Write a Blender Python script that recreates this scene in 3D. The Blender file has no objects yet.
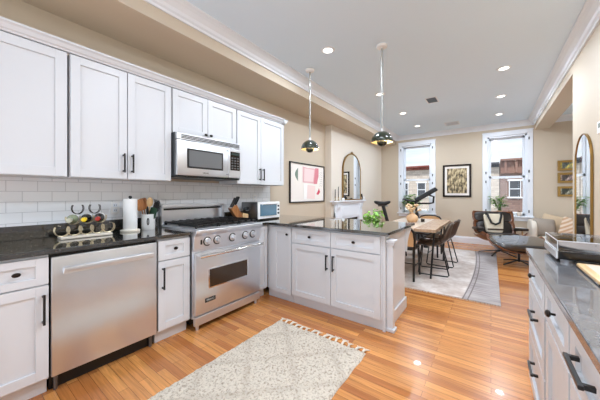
import bpy, bmesh, math, random
from mathutils import Vector, Matrix, Euler, noise
random.seed(7)
S = bpy.context.scene
C = S.collection
PI = math.pi

# ------------------------------------------------------------------ camera
cam_data = bpy.data.cameras.new('camera')
cam = bpy.data.objects.new('camera', cam_data)
C.objects.link(cam)
cam.location = (0, 0, 1.26)
cam.rotation_euler = (PI / 2, 0, math.atan2(.5934, .8049))
cam_data.sensor_width = 36
cam_data.lens = 259 / 600 * 36
cam_data.shift_y = -6 / 600
cam_data.clip_start = .02
cam_data.clip_end = 300
S.camera = cam

# ------------------------------------------------------------------ view, sky, light
S.view_settings.view_transform = 'Standard'
S.view_settings.look = 'None'
S.view_settings.exposure = 0.27
S.view_settings.gamma = 1
S.view_settings.use_curve_mapping = False
S.cycles.use_denoising = True
S.cycles.max_bounces = 10
S.cycles.diffuse_bounces = 6
S.cycles.sample_clamp_indirect = 6
S.cycles.caustics_reflective = False
S.cycles.caustics_refractive = False

world = bpy.data.worlds.new('sky')
S.world = world
world.use_nodes = True
wn, wl = world.node_tree.nodes, world.node_tree.links
wn.clear()
wout = wn.new('ShaderNodeOutputWorld')
wbg = wn.new('ShaderNodeBackground')
wtc = wn.new('ShaderNodeTexCoord')
wsep = wn.new('ShaderNodeSeparateXYZ')
wramp = wn.new('ShaderNodeValToRGB')
wmap = wn.new('ShaderNodeMapping')
wnoi = wn.new('ShaderNodeTexNoise')
wcr = wn.new('ShaderNodeValToRGB')
wmix = wn.new('ShaderNodeMixRGB')
wmr = wn.new('ShaderNodeMapRange')
wl.new(wtc.outputs['Generated'], wsep.inputs[0])
wl.new(wsep.outputs['Z'], wmr.inputs[0])
wmr.inputs[1].default_value = -1
wmr.inputs[2].default_value = 1
wl.new(wmr.outputs[0], wramp.inputs[0])
e = wramp.color_ramp.elements
e[0].position = .0; e[0].color = (.78, .76, .74, 1)
e[1].position = 1; e[1].color = (.62, .74, .92, 1)
for p, c in ((.49, (.8, .79, .78, 1)), (.51, (.86, .92, .98, 1)), (.58, (.66, .80, .97, 1))):
    n = e.new(p); n.color = c
wl.new(wtc.outputs['Generated'], wmap.inputs[0])
wmap.inputs['Scale'].default_value = (2, 2, 14)
wl.new(wmap.outputs[0], wnoi.inputs['Vector'])
wnoi.inputs['Scale'].default_value = 2.2
wnoi.inputs['Detail'].default_value = 4
wl.new(wnoi.outputs['Fac'], wcr.inputs[0])
wcr.color_ramp.elements[0].position = .42
wcr.color_ramp.elements[1].position = .68
wl.new(wcr.outputs[0], wmix.inputs[0])
wl.new(wramp.outputs[0], wmix.inputs[1])
wmix.inputs[2].default_value = (.93, .95, .97, 1)
wl.new(wmix.outputs[0], wbg.inputs[0])
wbg.inputs[1].default_value = 1.0
wl.new(wbg.outputs[0], wout.inputs[0])

DOWNLIGHTS_AND_FILL = [(-1.54, 2.64), (-1.51, 4.33), (.14, 4.42), (.14, 5.65), (-1.48, 5.63), (.14, 6.9), (-1.47, 6.9), (.14, 1.2), (.14, 2.8), (-.75, 1.45)]  # last three are unseen lamps without fittings, added to fill the kitchen
LAMP_W = 18.0
def area_lamp(name, loc, rot, sx, sy, power, col=(1, 1, 1), shape='RECTANGLE'):
    d = bpy.data.lights.new(name, 'AREA')
    d.shape = shape; d.size = sx
    if shape == 'RECTANGLE': d.size_y = sy
    d.energy = power; d.color = col
    o = bpy.data.objects.new(name, d)
    o.location = loc; o.rotation_euler = rot
    C.objects.link(o)
    return o
# unseen fill lamp added behind the camera, where the back wall is left out
area_lamp('rear_fill', (-.7, -1.5, 1.3), (PI / 2 + .7, 0, 0), 2.8, 2.2, 30, (.84, .95, 1.10))
# unseen fill lamp added in the side room to brighten ceiling and living area
area_lamp('side_room_fill', (2.2, 6.2, 1.3), (PI / 2 + .5, 0, PI / 2), 2.8, 1.9, 16, (.84, .95, 1.10))
# fill lamps added outside, aimed up through the front windows to lift the ceiling
area_lamp('window_fill_left', (-1.7, 8.8, .1), (-PI / 2 - .65, 0, 0), 1.4, 1.0, 52, (.93, .98, 1.04))
area_lamp('window_fill_right', (.29, 8.8, .1), (-PI / 2 - .65, 0, 0), 1.4, 1.0, 52, (.93, .98, 1.04))
sun_d = bpy.data.lights.new('sun', 'SUN')
sun_d.energy = 4.0; sun_d.angle = math.radians(3); sun_d.color = (1, .97, .93)
sun = bpy.data.objects.new('sun', sun_d); C.objects.link(sun)
sun.rotation_euler = (math.radians(25), 0, math.radians(-8))   # high behind the house, lighting the street fronts

# ------------------------------------------------------------------ helpers
def lin(c):
    r = []
    for v in c[:3]:
        v /= 255.
        r.append(v / 12.92 if v <= .04045 else ((v + .055) / 1.055) ** 2.4)
    return (r[0], r[1], r[2], 1)

def mat(name, col, rough=.5, metal=0., spec=.5, emis=None, estr=0, coat=0, alpha=1, trans=0):
    m = bpy.data.materials.new(name)
    m.use_nodes = True
    b = m.node_tree.nodes['Principled BSDF']
    b.inputs['Base Color'].default_value = lin(col)
    b.inputs['Roughness'].default_value = rough
    b.inputs['Metallic'].default_value = metal
    b.inputs['Specular IOR Level'].default_value = spec
    b.inputs['Coat Weight'].default_value = coat
    b.inputs['Alpha'].default_value = alpha
    b.inputs['Transmission Weight'].default_value = trans
    if emis:
        b.inputs['Emission Color'].default_value = lin(emis)
        b.inputs['Emission Strength'].default_value = estr
    return m

def nodes(m):
    return m.node_tree.nodes, m.node_tree.links, m.node_tree.nodes['Principled BSDF']

def speckle(m, c1, c2, scale, lo=.4, hi=.6, detail=3, stretch=(1, 1, 1), bump=0, kind='noise'):
    n, l, b = nodes(m)
    tc = n.new('ShaderNodeTexCoord'); mp = n.new('ShaderNodeMapping')
    l.new(tc.outputs['Object'], mp.inputs[0]); mp.inputs['Scale'].default_value = stretch
    t = n.new('ShaderNodeTexNoise'); t.inputs['Scale'].default_value = scale; t.inputs['Detail'].default_value = detail
    l.new(mp.outputs[0], t.inputs['Vector'])
    r = n.new('ShaderNodeValToRGB')
    r.color_ramp.elements[0].position = lo; r.color_ramp.elements[0].color = lin(c1)
    r.color_ramp.elements[1].position = hi; r.color_ramp.elements[1].color = lin(c2)
    l.new(t.outputs['Fac'], r.inputs[0]); l.new(r.outputs[0], b.inputs['Base Color'])
    if bump:
        bp = n.new('ShaderNodeBump'); bp.inputs['Strength'].default_value = bump; bp.inputs['Distance'].default_value = .004
        l.new(t.outputs['Fac'], bp.inputs['Height']); l.new(bp.outputs[0], b.inputs['Normal'])
    return m

def brick_mat(name, c1, c2, mortar, bw, bh, ms, axes, rough=.5, bump=.3, offset=.5, noise_amt=0, spec=.5, coat=0, squash=1, bias=0):
    """procedural brick / tile / plank pattern; axes picks the two object axes used as (u, v)"""
    m = mat(name, (200, 200, 200), rough, spec=spec, coat=coat)
    n, l, b = nodes(m)
    tc = n.new('ShaderNodeTexCoord'); sp = n.new('ShaderNodeSeparateXYZ'); cb = n.new('ShaderNodeCombineXYZ')
    l.new(tc.outputs['Object'], sp.inputs[0])
    l.new(sp.outputs[axes[0]], cb.inputs[0]); l.new(sp.outputs[axes[1]], cb.inputs[1])
    br = n.new('ShaderNodeTexBrick')
    l.new(cb.outputs[0], br.inputs['Vector'])
    br.inputs['Scale'].default_value = 1
    br.inputs['Brick Width'].default_value = bw; br.inputs['Row Height'].default_value = bh
    br.inputs['Mortar Size'].default_value = ms; br.inputs['Color1'].default_value = lin(c1)
    br.inputs['Color2'].default_value = lin(c2); br.inputs['Mortar'].default_value = lin(mortar)
    br.inputs['Bias'].default_value = bias
    br.offset = offset
    src = br.outputs['Color']
    if noise_amt:
        mp = n.new('ShaderNodeMapping'); mp.inputs['Scale'].default_value = (3, 60, 1)
        l.new(cb.outputs[0], mp.inputs[0])
        t = n.new('ShaderNodeTexNoise'); t.inputs['Scale'].default_value = 1.; t.inputs['Detail'].default_value = 5
        t.inputs['Distortion'].default_value = 1.2
        l.new(mp.outputs[0], t.inputs['Vector'])
        mr = n.new('ShaderNodeMapRange'); mr.inputs[1].default_value = .3; mr.inputs[2].default_value = .7
        mr.inputs[3].default_value = 1 - noise_amt; mr.inputs[4].default_value = 1 + noise_amt * .6
        l.new(t.outputs['Fac'], mr.inputs[0])
        mx = n.new('ShaderNodeVectorMath'); mx.operation = 'SCALE'
        l.new(src, mx.inputs[0]); l.new(mr.outputs[0], mx.inputs['Scale'])
        src = mx.outputs[0]
    l.new(src, b.inputs['Base Color'])
    if bump:
        bp = n.new('ShaderNodeBump'); bp.inputs['Strength'].default_value = bump; bp.inputs['Distance'].default_value = .003
        bp.invert = True
        l.new(br.outputs['Fac'], bp.inputs['Height']); l.new(bp.outputs[0], b.inputs['Normal'])
    return m

M = {}
M['cream'] = mat('cream_paint', (205, 191, 170), .6)
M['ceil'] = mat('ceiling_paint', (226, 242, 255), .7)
M['trim'] = mat('trim_paint', (234, 239, 245), .4)
M['cab'] = mat('cabinet_paint', (213, 215, 218), .38)
M['cab_grey'] = mat('grey_cabinet_paint', (208, 211, 214), .38)
M['dark_gap'] = mat('shadow_line_black', (20, 20, 20), .8)
M['black'] = mat('black_metal', (18, 18, 18), .35)
M['bronze'] = mat('bronze_metal', (40, 30, 24), .3, .6)
M['steel'] = mat('brushed_steel', (222, 225, 230), .3, .9)
M['steel_dark'] = mat('dark_steel', (120, 122, 125), .3, .9)
M['chrome'] = mat('chrome', (235, 236, 238), .08, 1)
M['granite'] = speckle(mat('black_granite', (30, 30, 28), .1, spec=.9, coat=1), (24, 24, 21), (105, 105, 95), 90, .56, .74, 6)
M['granite'].node_tree.nodes['Principled BSDF'].inputs['Coat IOR'].default_value = 1.62
M['soapstone'] = speckle(mat('dark_grey_stone', (60, 60, 62), .26, spec=.8, coat=.6), (84, 84, 87), (122, 122, 125), 14, .4, .75, 8)
M['glass_dark'] = mat('smoked_glass', (22, 18, 16), .05)
M['glass_brown'] = mat('brown_oven_glass', (58, 44, 32), .08)
M['tile'] = brick_mat('subway_tile', (242, 244, 246), (235, 238, 241), (204, 207, 210), .165, .08, .0022, ('Y', 'Z'), .12, .35)
M['oak'] = brick_mat('oak_strip_floor', (220, 152, 84), (172, 104, 54), (104, 60, 30), .95, .058, .0011, ('X', 'Y'), .25, .15, .37, .26, coat=.2)
M['brass'] = mat('antique_brass', (150, 118, 66), .3, .85)
M['gold'] = mat('gold_leaf', (166, 134, 74), .4, .6)
M['mirror'] = mat('mirror_glass', (238, 240, 240), .02, 1)
M['white'] = mat('white_ceramic', (240, 240, 238), .3)
M['paper'] = mat('white_paper', (244, 244, 242), .8)
M['wood'] = speckle(mat('warm_wood', (170, 110, 60), .4), (186, 124, 70), (138, 84, 44), 6, .35, .65, 5, (1, 12, 1))
M['wood_dark'] = speckle(mat('walnut', (100, 60, 36), .3), (138, 84, 50), (92, 54, 32), 7, .35, .65, 5, (1, 10, 4))
M['wood_table'] = speckle(mat('pale_table_wood', (216, 200, 182), .22), (222, 206, 188), (206, 186, 164), 4, .3, .7, 5, (12, 1, 1))
M['wood_tan'] = speckle(mat('tan_table_wood', (192, 164, 138), .25), (198, 170, 142), (170, 136, 106), 5, .3, .7, 5, (12, 1, 1))
M['wood_light'] = speckle(mat('light_wood', (214, 178, 130), .45), (222, 188, 140), (198, 158, 108), 8, .35, .65, 4, (10, 1, 1))
M['leather_brown'] = mat('brown_leather', (74, 58, 46), .45)
M['leather_black'] = mat('black_leather', (40, 33, 28), .38)
M['leaf'] = speckle(mat('green_leaf', (80, 126, 46), .5), (66, 110, 40), (128, 172, 70), 9, .4, .6)
M['leaf_bright'] = speckle(mat('bright_leaf', (120, 180, 60), .5), (100, 168, 48), (160, 205, 90), 9, .4, .6)
M['terracotta'] = mat('tan_clay', (212, 174, 134), .6)
M['lamp_glow'] = mat('lamp_glow', (255, 255, 255), .5, emis=(255, 250, 240), estr=3)

def glass_mat():
    m = bpy.data.materials.new('clear_glass'); m.use_nodes = True
    n, l = m.node_tree.nodes, m.node_tree.links
    n.clear()
    o = n.new('ShaderNodeOutputMaterial'); mx = n.new('ShaderNodeMixShader'); t = n.new('ShaderNodeBsdfTransparent')
    g = n.new('ShaderNodeBsdfGlossy'); g.inputs['Roughness'].default_value = .02
    f = n.new('ShaderNodeFresnel'); f.inputs[0].default_value = 1.4
    l.new(f.outputs[0], mx.inputs[0]); l.new(t.outputs[0], mx.inputs[1]); l.new(g.outputs[0], mx.inputs[2]); l.new(mx.outputs[0], o.inputs[0])
    return m
M['glass'] = glass_mat()

class B:
    """mesh collector; fr maps local (u, w, z) to world"""
    def __init__(s, fr=None):
        s.bm = bmesh.new(); s.fr = fr or (lambda u, w, z: (u, w, z))
    def v(s, p): return s.bm.verts.new(s.fr(*p))
    def face(s, vs):
        try: return s.bm.faces.new(vs)
        except ValueError: return None
    def box(s, a, b, c, d, e, f):
        q = [s.v(p) for p in ((a, c, e), (b, c, e), (b, d, e), (a, d, e), (a, c, f), (b, c, f), (b, d, f), (a, d, f))]
        for i in ((0, 1, 2, 3), (4, 5, 6, 7), (0, 1, 5, 4), (1, 2, 6, 5), (2, 3, 7, 6), (3, 0, 4, 7)): s.face([q[k] for k in i])
        return s
    def rbox(s, a, b, c, d, e, f, r=.005, seg=2):
        t = bmesh.new()
        bmesh.ops.create_cube(t, size=1)
        for v in t.verts:
            v.co = Vector(((a + b) / 2 + v.co.x * (b - a), (c + d) / 2 + v.co.y * (d - c), (e + f) / 2 + v.co.z * (f - e)))
        bmesh.ops.bevel(t, geom=list(t.edges), offset=r, segments=seg, affect='EDGES', profile=.5)
        mp = {v: s.v(v.co) for v in t.verts}
        for fc in t.faces: s.face([mp[v] for v in fc.verts])
        t.free(); return s
    def ring(s, c, ax, r, n, r2=None, ref=None):
        ax = Vector(ax).normalized()
        if ref is None: ref = Vector((0, 0, 1)) if abs(ax.z) < .9 else Vector((1, 0, 0))
        u = ax.cross(ref).normalized(); w = ax.cross(u).normalized()
        r2 = r if r2 is None else r2
        return [s.v(Vector(c) + u * math.cos(2 * PI * i / n) * r + w * math.sin(2 * PI * i / n) * r2) for i in range(n)]
    def bridge(s, A, Bq):
        n = len(A)
        for i in range(n): s.face([A[i], A[(i + 1) % n], Bq[(i + 1) % n], Bq[i]])
    def cyl(s, p0, p1, r0, r1=None, n=14):
        p0, p1 = Vector(p0), Vector(p1); r1 = r0 if r1 is None else r1
        A = s.ring(p0, p1 - p0, r0, n); Q = s.ring(p1, p1 - p0, r1, n)
        s.bridge(A, Q); s.face(A[::-1]); s.face(Q); return s
    def tube(s, pts, r, n=8, closed=False, r2=None):
        pts = [Vector(p) for p in pts]; rs = []
        N = len(pts); ref = None
        for i, p in enumerate(pts):
            if closed: d = pts[(i + 1) % N] - pts[i - 1]
            else: d = pts[min(i + 1, N - 1)] - pts[max(i - 1, 0)]
            d.normalize()
            if ref is None: ref = Vector((0, 0, 1)) if abs(d.z) < .9 else Vector((1, 0, 0))
            u = d.cross(ref)
            if u.length < 1e-4: u = d.orthogonal()
            u.normalize(); w = u.cross(d).normalized(); ref = w
            rr = r[i] if isinstance(r, (list, tuple)) else r
            rs.append([s.v(p + u * math.cos(2 * PI * k / n) * rr + w * math.sin(2 * PI * k / n) * (r2 or rr)) for k in range(n)])
        for i in range(N - 1): s.bridge(rs[i], rs[i + 1])
        if closed: s.bridge(rs[-1], rs[0])
        else: s.face(rs[0][::-1]); s.face(rs[-1])
        return s
    def lathe(s, c, prof, n=24, ax='z', cap=True):
        rs = []
        for r, h in prof:
            r = max(r, 1e-4); ring = []
            for i in range(n):
                a = 2 * PI * i / n; x, y = r * math.cos(a), r * math.sin(a)
                p = {'z': (c[0] + x, c[1] + y, c[2] + h), 'x': (c[0] + h, c[1] + x, c[2] + y), 'y': (c[0] + x, c[1] + h, c[2] + y)}[ax]
                ring.append(s.v(p))
            rs.append(ring)
        for i in range(len(rs) - 1): s.bridge(rs[i], rs[i + 1])
        if cap: s.face(rs[0][::-1]); s.face(rs[-1])
        return s
    def prism(s, poly, ax, a, b):
        def P(p, t): return {'x': (t, p[0], p[1]), 'y': (p[0], t, p[1]), 'z': (p[0], p[1], t)}[ax]
        A = [s.v(P(p, a)) for p in poly]; Q = [s.v(P(p, b)) for p in poly]
        s.bridge(A, Q); s.face(A[::-1]); s.face(Q); return s
    def pad(s, c, size, e1=.35, e2=.35, rot=None, nu=28, nv=14, warp=None):
        """superellipsoid: a soft box"""
        R = rot.to_matrix() if rot else Matrix.Identity(3)
        def sg(v, e): return math.copysign(abs(v) ** e, v)
        rows = []
        for j in range(1, nv):
            ph = -PI / 2 + PI * j / nv; row = []
            for i in range(nu):
                th = 2 * PI * i / nu
                p = Vector((sg(math.cos(ph), e1) * sg(math.cos(th), e2) * size[0] / 2, sg(math.cos(ph), e1) * sg(math.sin(th), e2) * size[1] / 2, sg(math.sin(ph), e1) * size[2] / 2))
                if warp: p = warp(p)
                row.append(s.v(Vector(c) + R @ p))
            rows.append(row)
        for j in range(len(rows) - 1): s.bridge(rows[j], rows[j + 1])
        s.face(rows[0][::-1]); s.face(rows[-1]); return s
    def grid(s, fn, nu, nv):
        q = [[s.v(fn(i / nu, j / nv)) for j in range(nv + 1)] for i in range(nu + 1)]
        for i in range(nu):
            for j in range(nv): s.face([q[i][j], q[i + 1][j], q[i + 1][j + 1], q[i][j + 1]])
        return s
    def build(s, name, m, parent=None, smooth=False, bev=0, solid=0, kind=None, label=None):
        bm = s.bm
        bmesh.ops.recalc_face_normals(bm, faces=bm.faces)
        org = Vector((0, 0, 0))
        q = parent
        while q is not None: org += q.location; q = q.parent
        if org.length: bmesh.ops.translate(bm, verts=bm.verts, vec=-org)
        me = bpy.data.meshes.new(name); bm.to_mesh(me); bm.free()
        me.materials.append(m)
        if smooth:
            for p in me.polygons: p.use_smooth = True
            if smooth != 'all':
                me.set_sharp_from_angle(angle=math.radians(40))
        o = bpy.data.objects.new(name, me); C.objects.link(o)
        if parent: o.parent = parent
        if solid:
            d = o.modifiers.new('solid', 'SOLIDIFY'); d.thickness = solid; d.offset = 0
        if bev:
            d = o.modifiers.new('bevel', 'BEVEL'); d.width = bev; d.segments = 2; d.limit_method = 'ANGLE'
        if kind: o['kind'] = kind
        if label: o['label'] = label
        return o

def tag(o, label, cat, group=None, kind=None):
    o['label'] = label; o['category'] = cat
    if group: o['group'] = group
    if kind: o['kind'] = kind
    return o
def thing(name, label, cat, loc=(0, 0, 0), group=None):
    o = bpy.data.objects.new(name, None); o.empty_display_size = .1; o.location = loc
    C.objects.link(o); return tag(o, label, cat, group)
def struct(name, b, m, **k): return b.build(name, m, kind='structure', **k)
def copy_tree(o, parent=None):
    c = o.copy(); C.objects.link(c); c.parent = parent
    for ch in list(o.children): copy_tree(ch, c)
    return c

# ------------------------------------------------------------------ room shell
XL, XR, YF, ZC = -2.86, .80, 7.9, 2.95
Y0 = -1.6
WEND = 4.5
struct('floor', B().box(XL - .15, 2.4, Y0, YF + .2, -.12, 0), M['oak'])
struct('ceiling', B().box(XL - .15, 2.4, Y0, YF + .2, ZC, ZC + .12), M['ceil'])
struct('wall_left', B().box(XL - .15, XL, Y0, YF + .2, 0, ZC), M['cream'])
struct('wall_chimney', B().box(XL, -2.71, 4.79, YF, 0, 2.72), mat('pale_chimney_paint', (226, 217, 203), .6))
struct('wall_right', B().box(XR, 1.05, Y0, WEND, 0, ZC), M['cream'])
struct('wall_side', B().box(2.25, 2.4, WEND - .15, YF + .2, 0, ZC), M['cream'])
struct('wall_passage', B().box(1.05, 2.25, WEND - .15, WEND - .0, 0, ZC), M['cream'])
# front wall with two window openings
WIN = [(-2.10, -1.32, .72, 2.66), (-.07, .67, .74, 2.66)]
b = B(); xs = [XL] + [v for w in WIN for v in w[:2]] + [2.25]
for i in range(0, 6, 2): b.box(xs[i], xs[i + 1], YF, YF + .2, 0, ZC)
for w in WIN:
    b.box(w[0], w[1], YF, YF + .2, 0, w[2]); b.box(w[0], w[1], YF, YF + .2, w[3], ZC)
struct('wall_front', b, M['cream'])
# dropped beams
struct('beam_left', B().box(XL, -2.27, Y0, YF, 2.72, ZC), M['cream'])
struct('beam_right', B().box(.80, 1.05, WEND, YF, 2.72, ZC), M['cream'])
# crown mouldings: stepped cove profile
def crown_poly(sgn, x, z, w=.13, h=.12):
    pts = [(0, 0), (0, -h), (.018, -h), (.022, -h + .018), (.04, -h + .03), (.05, -h + .055), (.085, -h + .085), (w - .02, -.02), (w, -.014), (w, 0)]
    return [(x + sgn * a, z + c) for a, c in pts]
struct('trim_1', B().prism(crown_poly(1, -2.27, ZC), 'y', Y0, YF), M['trim'])
struct('trim_2', B().prism(crown_poly(-1, .80, ZC), 'y', Y0, YF), M['trim'])
struct('trim_3', B().prism(crown_poly(-1, YF, ZC), 'x', -2.27, .80), M['trim'])
struct('trim_4', B().prism(crown_poly(-1, YF, ZC), 'x', 1.05, 2.25), M['trim'])
# baseboards
def base_poly(sgn, x): return [(x, 0), (x + sgn * .02, 0), (x + sgn * .02, .13), (x + sgn * .012, .15), (x + sgn * .008, .17), (x, .17)]
struct('baseboard_front', B().prism(base_poly(-1, YF), 'x', -2.71, 2.25), M['trim'])
struct('baseboard_right', B().prism(base_poly(-1, XR), 'y', 2.25, WEND), M['trim'])
struct('baseboard_left', B().prism(base_poly(1, XL), 'y', 3.4, 4.79), M['trim'])
struct('baseboard_chimney', B().prism(base_poly(1, -2.71), 'y', 6.5, YF), M['trim'])
struct('wall_backsplash', B().box(XL, XL + .008, Y0, 3.06, .915, 1.40), M['tile'])

# windows
def window(i, x0, x1, z0, z1, zm):
    r = bpy.data.objects.new('window_%d' % i, None); r.location = ((x0 + x1) / 2, YF, z0); r['kind'] = 'structure'; C.objects.link(r)
    t = M['trim']
    b = B(); w = .1
    b.rbox(x0 - w, x0 + .005, YF - .025, YF + .01, z0 - .02, z1 + .0, .006).rbox(x1 - .005, x1 + w, YF - .025, YF + .01, z0 - .02, z1 + .0, .006)
    b.rbox(x0 - w, x1 + w, YF - .03, YF + .01, z1 - .005, z1 + .085, .006).rbox(x0 - w - .01, x1 + w + .01, YF - .04, YF, z1 + .08, z1 + .1, .005)
    b.build('window_casing', t, r)
    B().rbox(x0 - w - .02, x1 + w + .02, YF - .07, YF + .12, z0 - .03, z0 + .01, .008).rbox(x0 - w, x1 + w, YF - .02, YF, z0 - .11, z0 - .03, .004).build('window_sill', t, r)
    b = B(); j = .035
    b.box(x0, x0 + j, YF, YF + .18, z0, z1).box(x1 - j, x1, YF, YF + .18, z0, z1).box(x0, x1, YF, YF + .18, z1 - .04, z1)
    b.build('window_frame', t, r)
    a, c = x0 + j, x1 - j
    s = .038
    for nm, za, zb, y in (('lower_sash', z0 + .01, zm + .02, YF + .06), ('upper_sash', zm - .02, z1 - .04, YF + .11)):
        q = B()
        q.box(a, a + s, y, y + .035, za, zb).box(c - s, c, y, y + .035, za, zb).box(a, c, y, y + .035, za, za + s + .015).box(a, c, y, y + .035, zb - s, zb)
        so = q.build(nm, t, r)
        B().box(a + s, c - s, y + .015, y + .019, za + s, zb - s).build('pane', M['glass'], so)
    for x in (x0 - .03, x1 + .03):
        for z in (z1 - .12, zm + .12, zm - .1, z0 + .12):
            B().rbox(x - .01, x + .01, YF - .04, YF - .024, z - .03, z + .03, .003).build('shutter_hinge', M['black'], r)
window(1, *WIN[0], 1.66)
window(2, *WIN[1], 1.66)

# ------------------------------------------------------------------ cabinetry helpers
FL = lambda x0: (lambda u, w, z: (x0 + w, u, z))
FP = lambda y0: (lambda u, w, z: (u, y0 - w, z))
FR = lambda x0: (lambda u, w, z: (x0 - w, u, z))

def shaker(fr, u0, u1, z0, z1, name, parent, m=None, st=.058, g=.002, handle=None, knob=None):
    """shaker front with recessed panel; handle=(u, z0, z1) vertical or ('h', u0, u1, z); knob=(u, z)"""
    m = m or M['cab']
    u0, u1, z0, z1 = u0 + g, u1 - g, z0 + g, z1 - g
    b = B(fr); T = .021; r = .009
    s = min(st, (z1 - z0) * .27)
    b.box(u0, u0 + st, .001, T, z0, z1).box(u1 - st, u1, .001, T, z0, z1)
    b.box(u0 + st, u1 - st, .001, T, z0, z0 + s).box(u0 + st, u1 - st, .001, T, z1 - s, z1)
    b.box(u0 + st, u1 - st, .001, r, z0 + s, z1 - s)
    o = b.build(name, m, parent, bev=.0012)
    if handle:
        q = B(fr)
        if handle[0] == 'h':
            _, a, c, z = handle
            q.rbox(a - .012, c + .012, .038, .049, z - .006, z + .006, .002)
            for u in (a, c): q.rbox(u - .006, u + .006, T - .004, .04, z - .006, z + .006, .001)
        else:
            u, a, c = handle
            q.rbox(u - .006, u + .006, .048, .06, a, c, .002)
            for z in (a + .014, c - .014): q.rbox(u - .006, u + .006, T - .004, .05, z - .006, z + .006, .001)
        q.build('handle', M['black'], o)
    if knob:
        u, z = knob
        q = B(fr)
        # oval knob on a short stem
        n = 16
        prev = None
        for rr, w in ((.005, T - .004), (.005, .030), (.012, .033), (.0155, .038), (.013, .044), (.006, .047), (.0005, .048)):
            ring = [q.v((u + math.cos(2 * PI * k / n) * rr * (1.25 if w > .031 else 1), w, z + math.sin(2 * PI * k / n) * rr * .9)) for k in range(n)]
            if prev: q.bridge(prev, ring)
            prev = ring
        q.build('knob', M['bronze'], o, smooth=True)
    return o

def root_at(fr, u, w, z, name, label, cat, group=None): return thing(name, label, cat, fr(u, w, z), group)

def base_cab(fr, u0, u1, depth, label, group=None, toe=.10, top=.884, name='base_cabinet', m=None, toe_w=-.045):
    r = root_at(fr, (u0 + u1) / 2, -depth / 2, 0, name, label, 'cabinet', group)
    m = m or M['cab']
    B(fr).box(u0 + .001, u1 - .001, -depth, 0, toe, top).build('body', m, r)
    B(fr).box(u0 + .001, u1 - .001, -depth, toe_w, 0, toe).build('toe_kick', m, r)
    return r

# ---- left run, face plane x = -2.24
F = FL(-2.24); D = .615
r = base_cab(F, -.10, .372, D, 'white base cabinet left of the dishwasher, with an oval knob drawer over a door', 'base cabinets along the tiled wall')
shaker(F, .09, .372, .70, .868, 'drawer', r, knob=(.231, .79))
shaker(F, .09, .372, .115, .694, 'door', r, handle=(.345, .46, .645))
shaker(F, -.10, .09, .70, .868, 'drawer', r, st=.045, knob=(-.005, .79))
shaker(F, -.10, .09, .115, .694, 'door', r, st=.045)
r = base_cab(F, 1.03, 1.312, D, 'narrow white base cabinet between the dishwasher and the gas range', 'base cabinets along the tiled wall')
shaker(F, 1.03, 1.312, .70, .868, 'drawer', r, knob=(1.172, .79))
shaker(F, 1.03, 1.312, .115, .694, 'door', r, handle=(1.065, .46, .645))
r = base_cab(F, 2.172, 2.335, D, 'slim white base cabinet filling the corner right of the gas range', 'base cabinets along the tiled wall')
shaker(F, 2.172, 2.335, .115, .868, 'door', r, st=.04)

# dishwasher
r = thing('dishwasher', 'stainless steel dishwasher with a bar handle under the black countertop', 'dishwasher', (-2.5, .7, 0))
B().box(-2.85, -2.245, .380, 1.022, .10, .875).build('body', M['black'], r)
B().rbox(-2.245, -2.215, .381, 1.018, .108, .862, .006).build('door', M['steel'], r, smooth=True)
b = B().rbox(-2.182, -2.162, .43, .975, .752, .795, .008)
for y in (.45, .955): b.rbox(-2.22, -2.165, y - .012, y + .012, .765, .789, .004)
b.build('handle', M['steel'], r, smooth=True)
B().box(-2.85, -2.29, .382, 1.02, 0, .10).build('toe_kick', M['black'], r)
for y in (.41, .99): B().cyl((-2.27, y, 0), (-2.27, y, .1), .012).build('levelling_foot', M['steel_dark'], r)

# ---- gas range, y 1.325 .. 2.155
ry0, ry1 = 1.322, 2.162
r = thing('gas_range', 'stainless steel gas range with five knobs and a tall backguard', 'stove', (-2.5, 1.74, 0))
B().box(-2.83, -2.2, ry0, ry1, .11, .895).build('body', M['steel'], r)
B().box(-2.8, -2.28, ry0 + .02, ry1 - .02, .03, .11).build('underside', M['black'], r)
B().rbox(-2.83, -2.13, ry0 - .0, ry1 + .0, .895, .93, .008, 3).build('cooktop', M['steel'], r, smooth=True)
# bullnose control panel
b = B().prism([(-2.21, .735), (-2.172, .745), (-2.160, .87), (-2.13, .90), (-2.21, .90)], 'y', ry0, ry1)
cp = b.build('control_panel', M['steel'], r, bev=.003)
for y in (1.455, 1.565, 1.75, 1.925, 2.035):
    q = B()
    q.lathe((-2.166, y, .812), [(.034, .004), (.034, .008), (.030, .010), (.021, .012), (.021, .038), (.019, .042), (.0, .042)], 20, 'x')
    q.rbox(-2.128, -2.112, y - .006, y + .006, .787, .837, .002)
    q.build('knob', M['steel'], r, smooth=True, label='round chrome and black burner knob')
    B().lathe((-2.1655, y, .812), [(.044, 0), (.044, .004), (.030, .005)], 20, 'x').build('knob_ring', M['black'], r)
B().rbox(-2.168, -2.160, 1.385, 1.40, .79, .835, .002).build('light_switch', M['black'], r)
od = B().rbox(-2.2, -2.165, ry0 + .012, ry1 - .012, .14, .715, .006).build('oven_door', M['steel'], r, smooth=True)
wf = B().prism([(1.475, .36), (1.465, .37), (1.465, .54), (1.475, .55), (1.955, .55), (1.965, .54), (1.965, .37), (1.955, .36)], 'x', -2.17, -2.160)
wf.build('window_frame', M['chrome'], od)
B().box(-2.162, -2.1575, 1.48, 1.95, .37, .54).build('oven_window', M['glass_brown'], od)
b = B().tube([(-2.105, ry0 + .02, .69), (-2.105, ry1 - .02, .69)], .0155, 14)
for y in (ry0 + .05, ry1 - .05): b.cyl((-2.17, y, .69), (-2.105, y, .69), .011)
b.build('handle', M['chrome'], od, smooth=True)
bd = B().rbox(-2.166, -2.161, 1.43, 1.545, .235, .275, .002).build('badge', M['black'], od)
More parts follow.
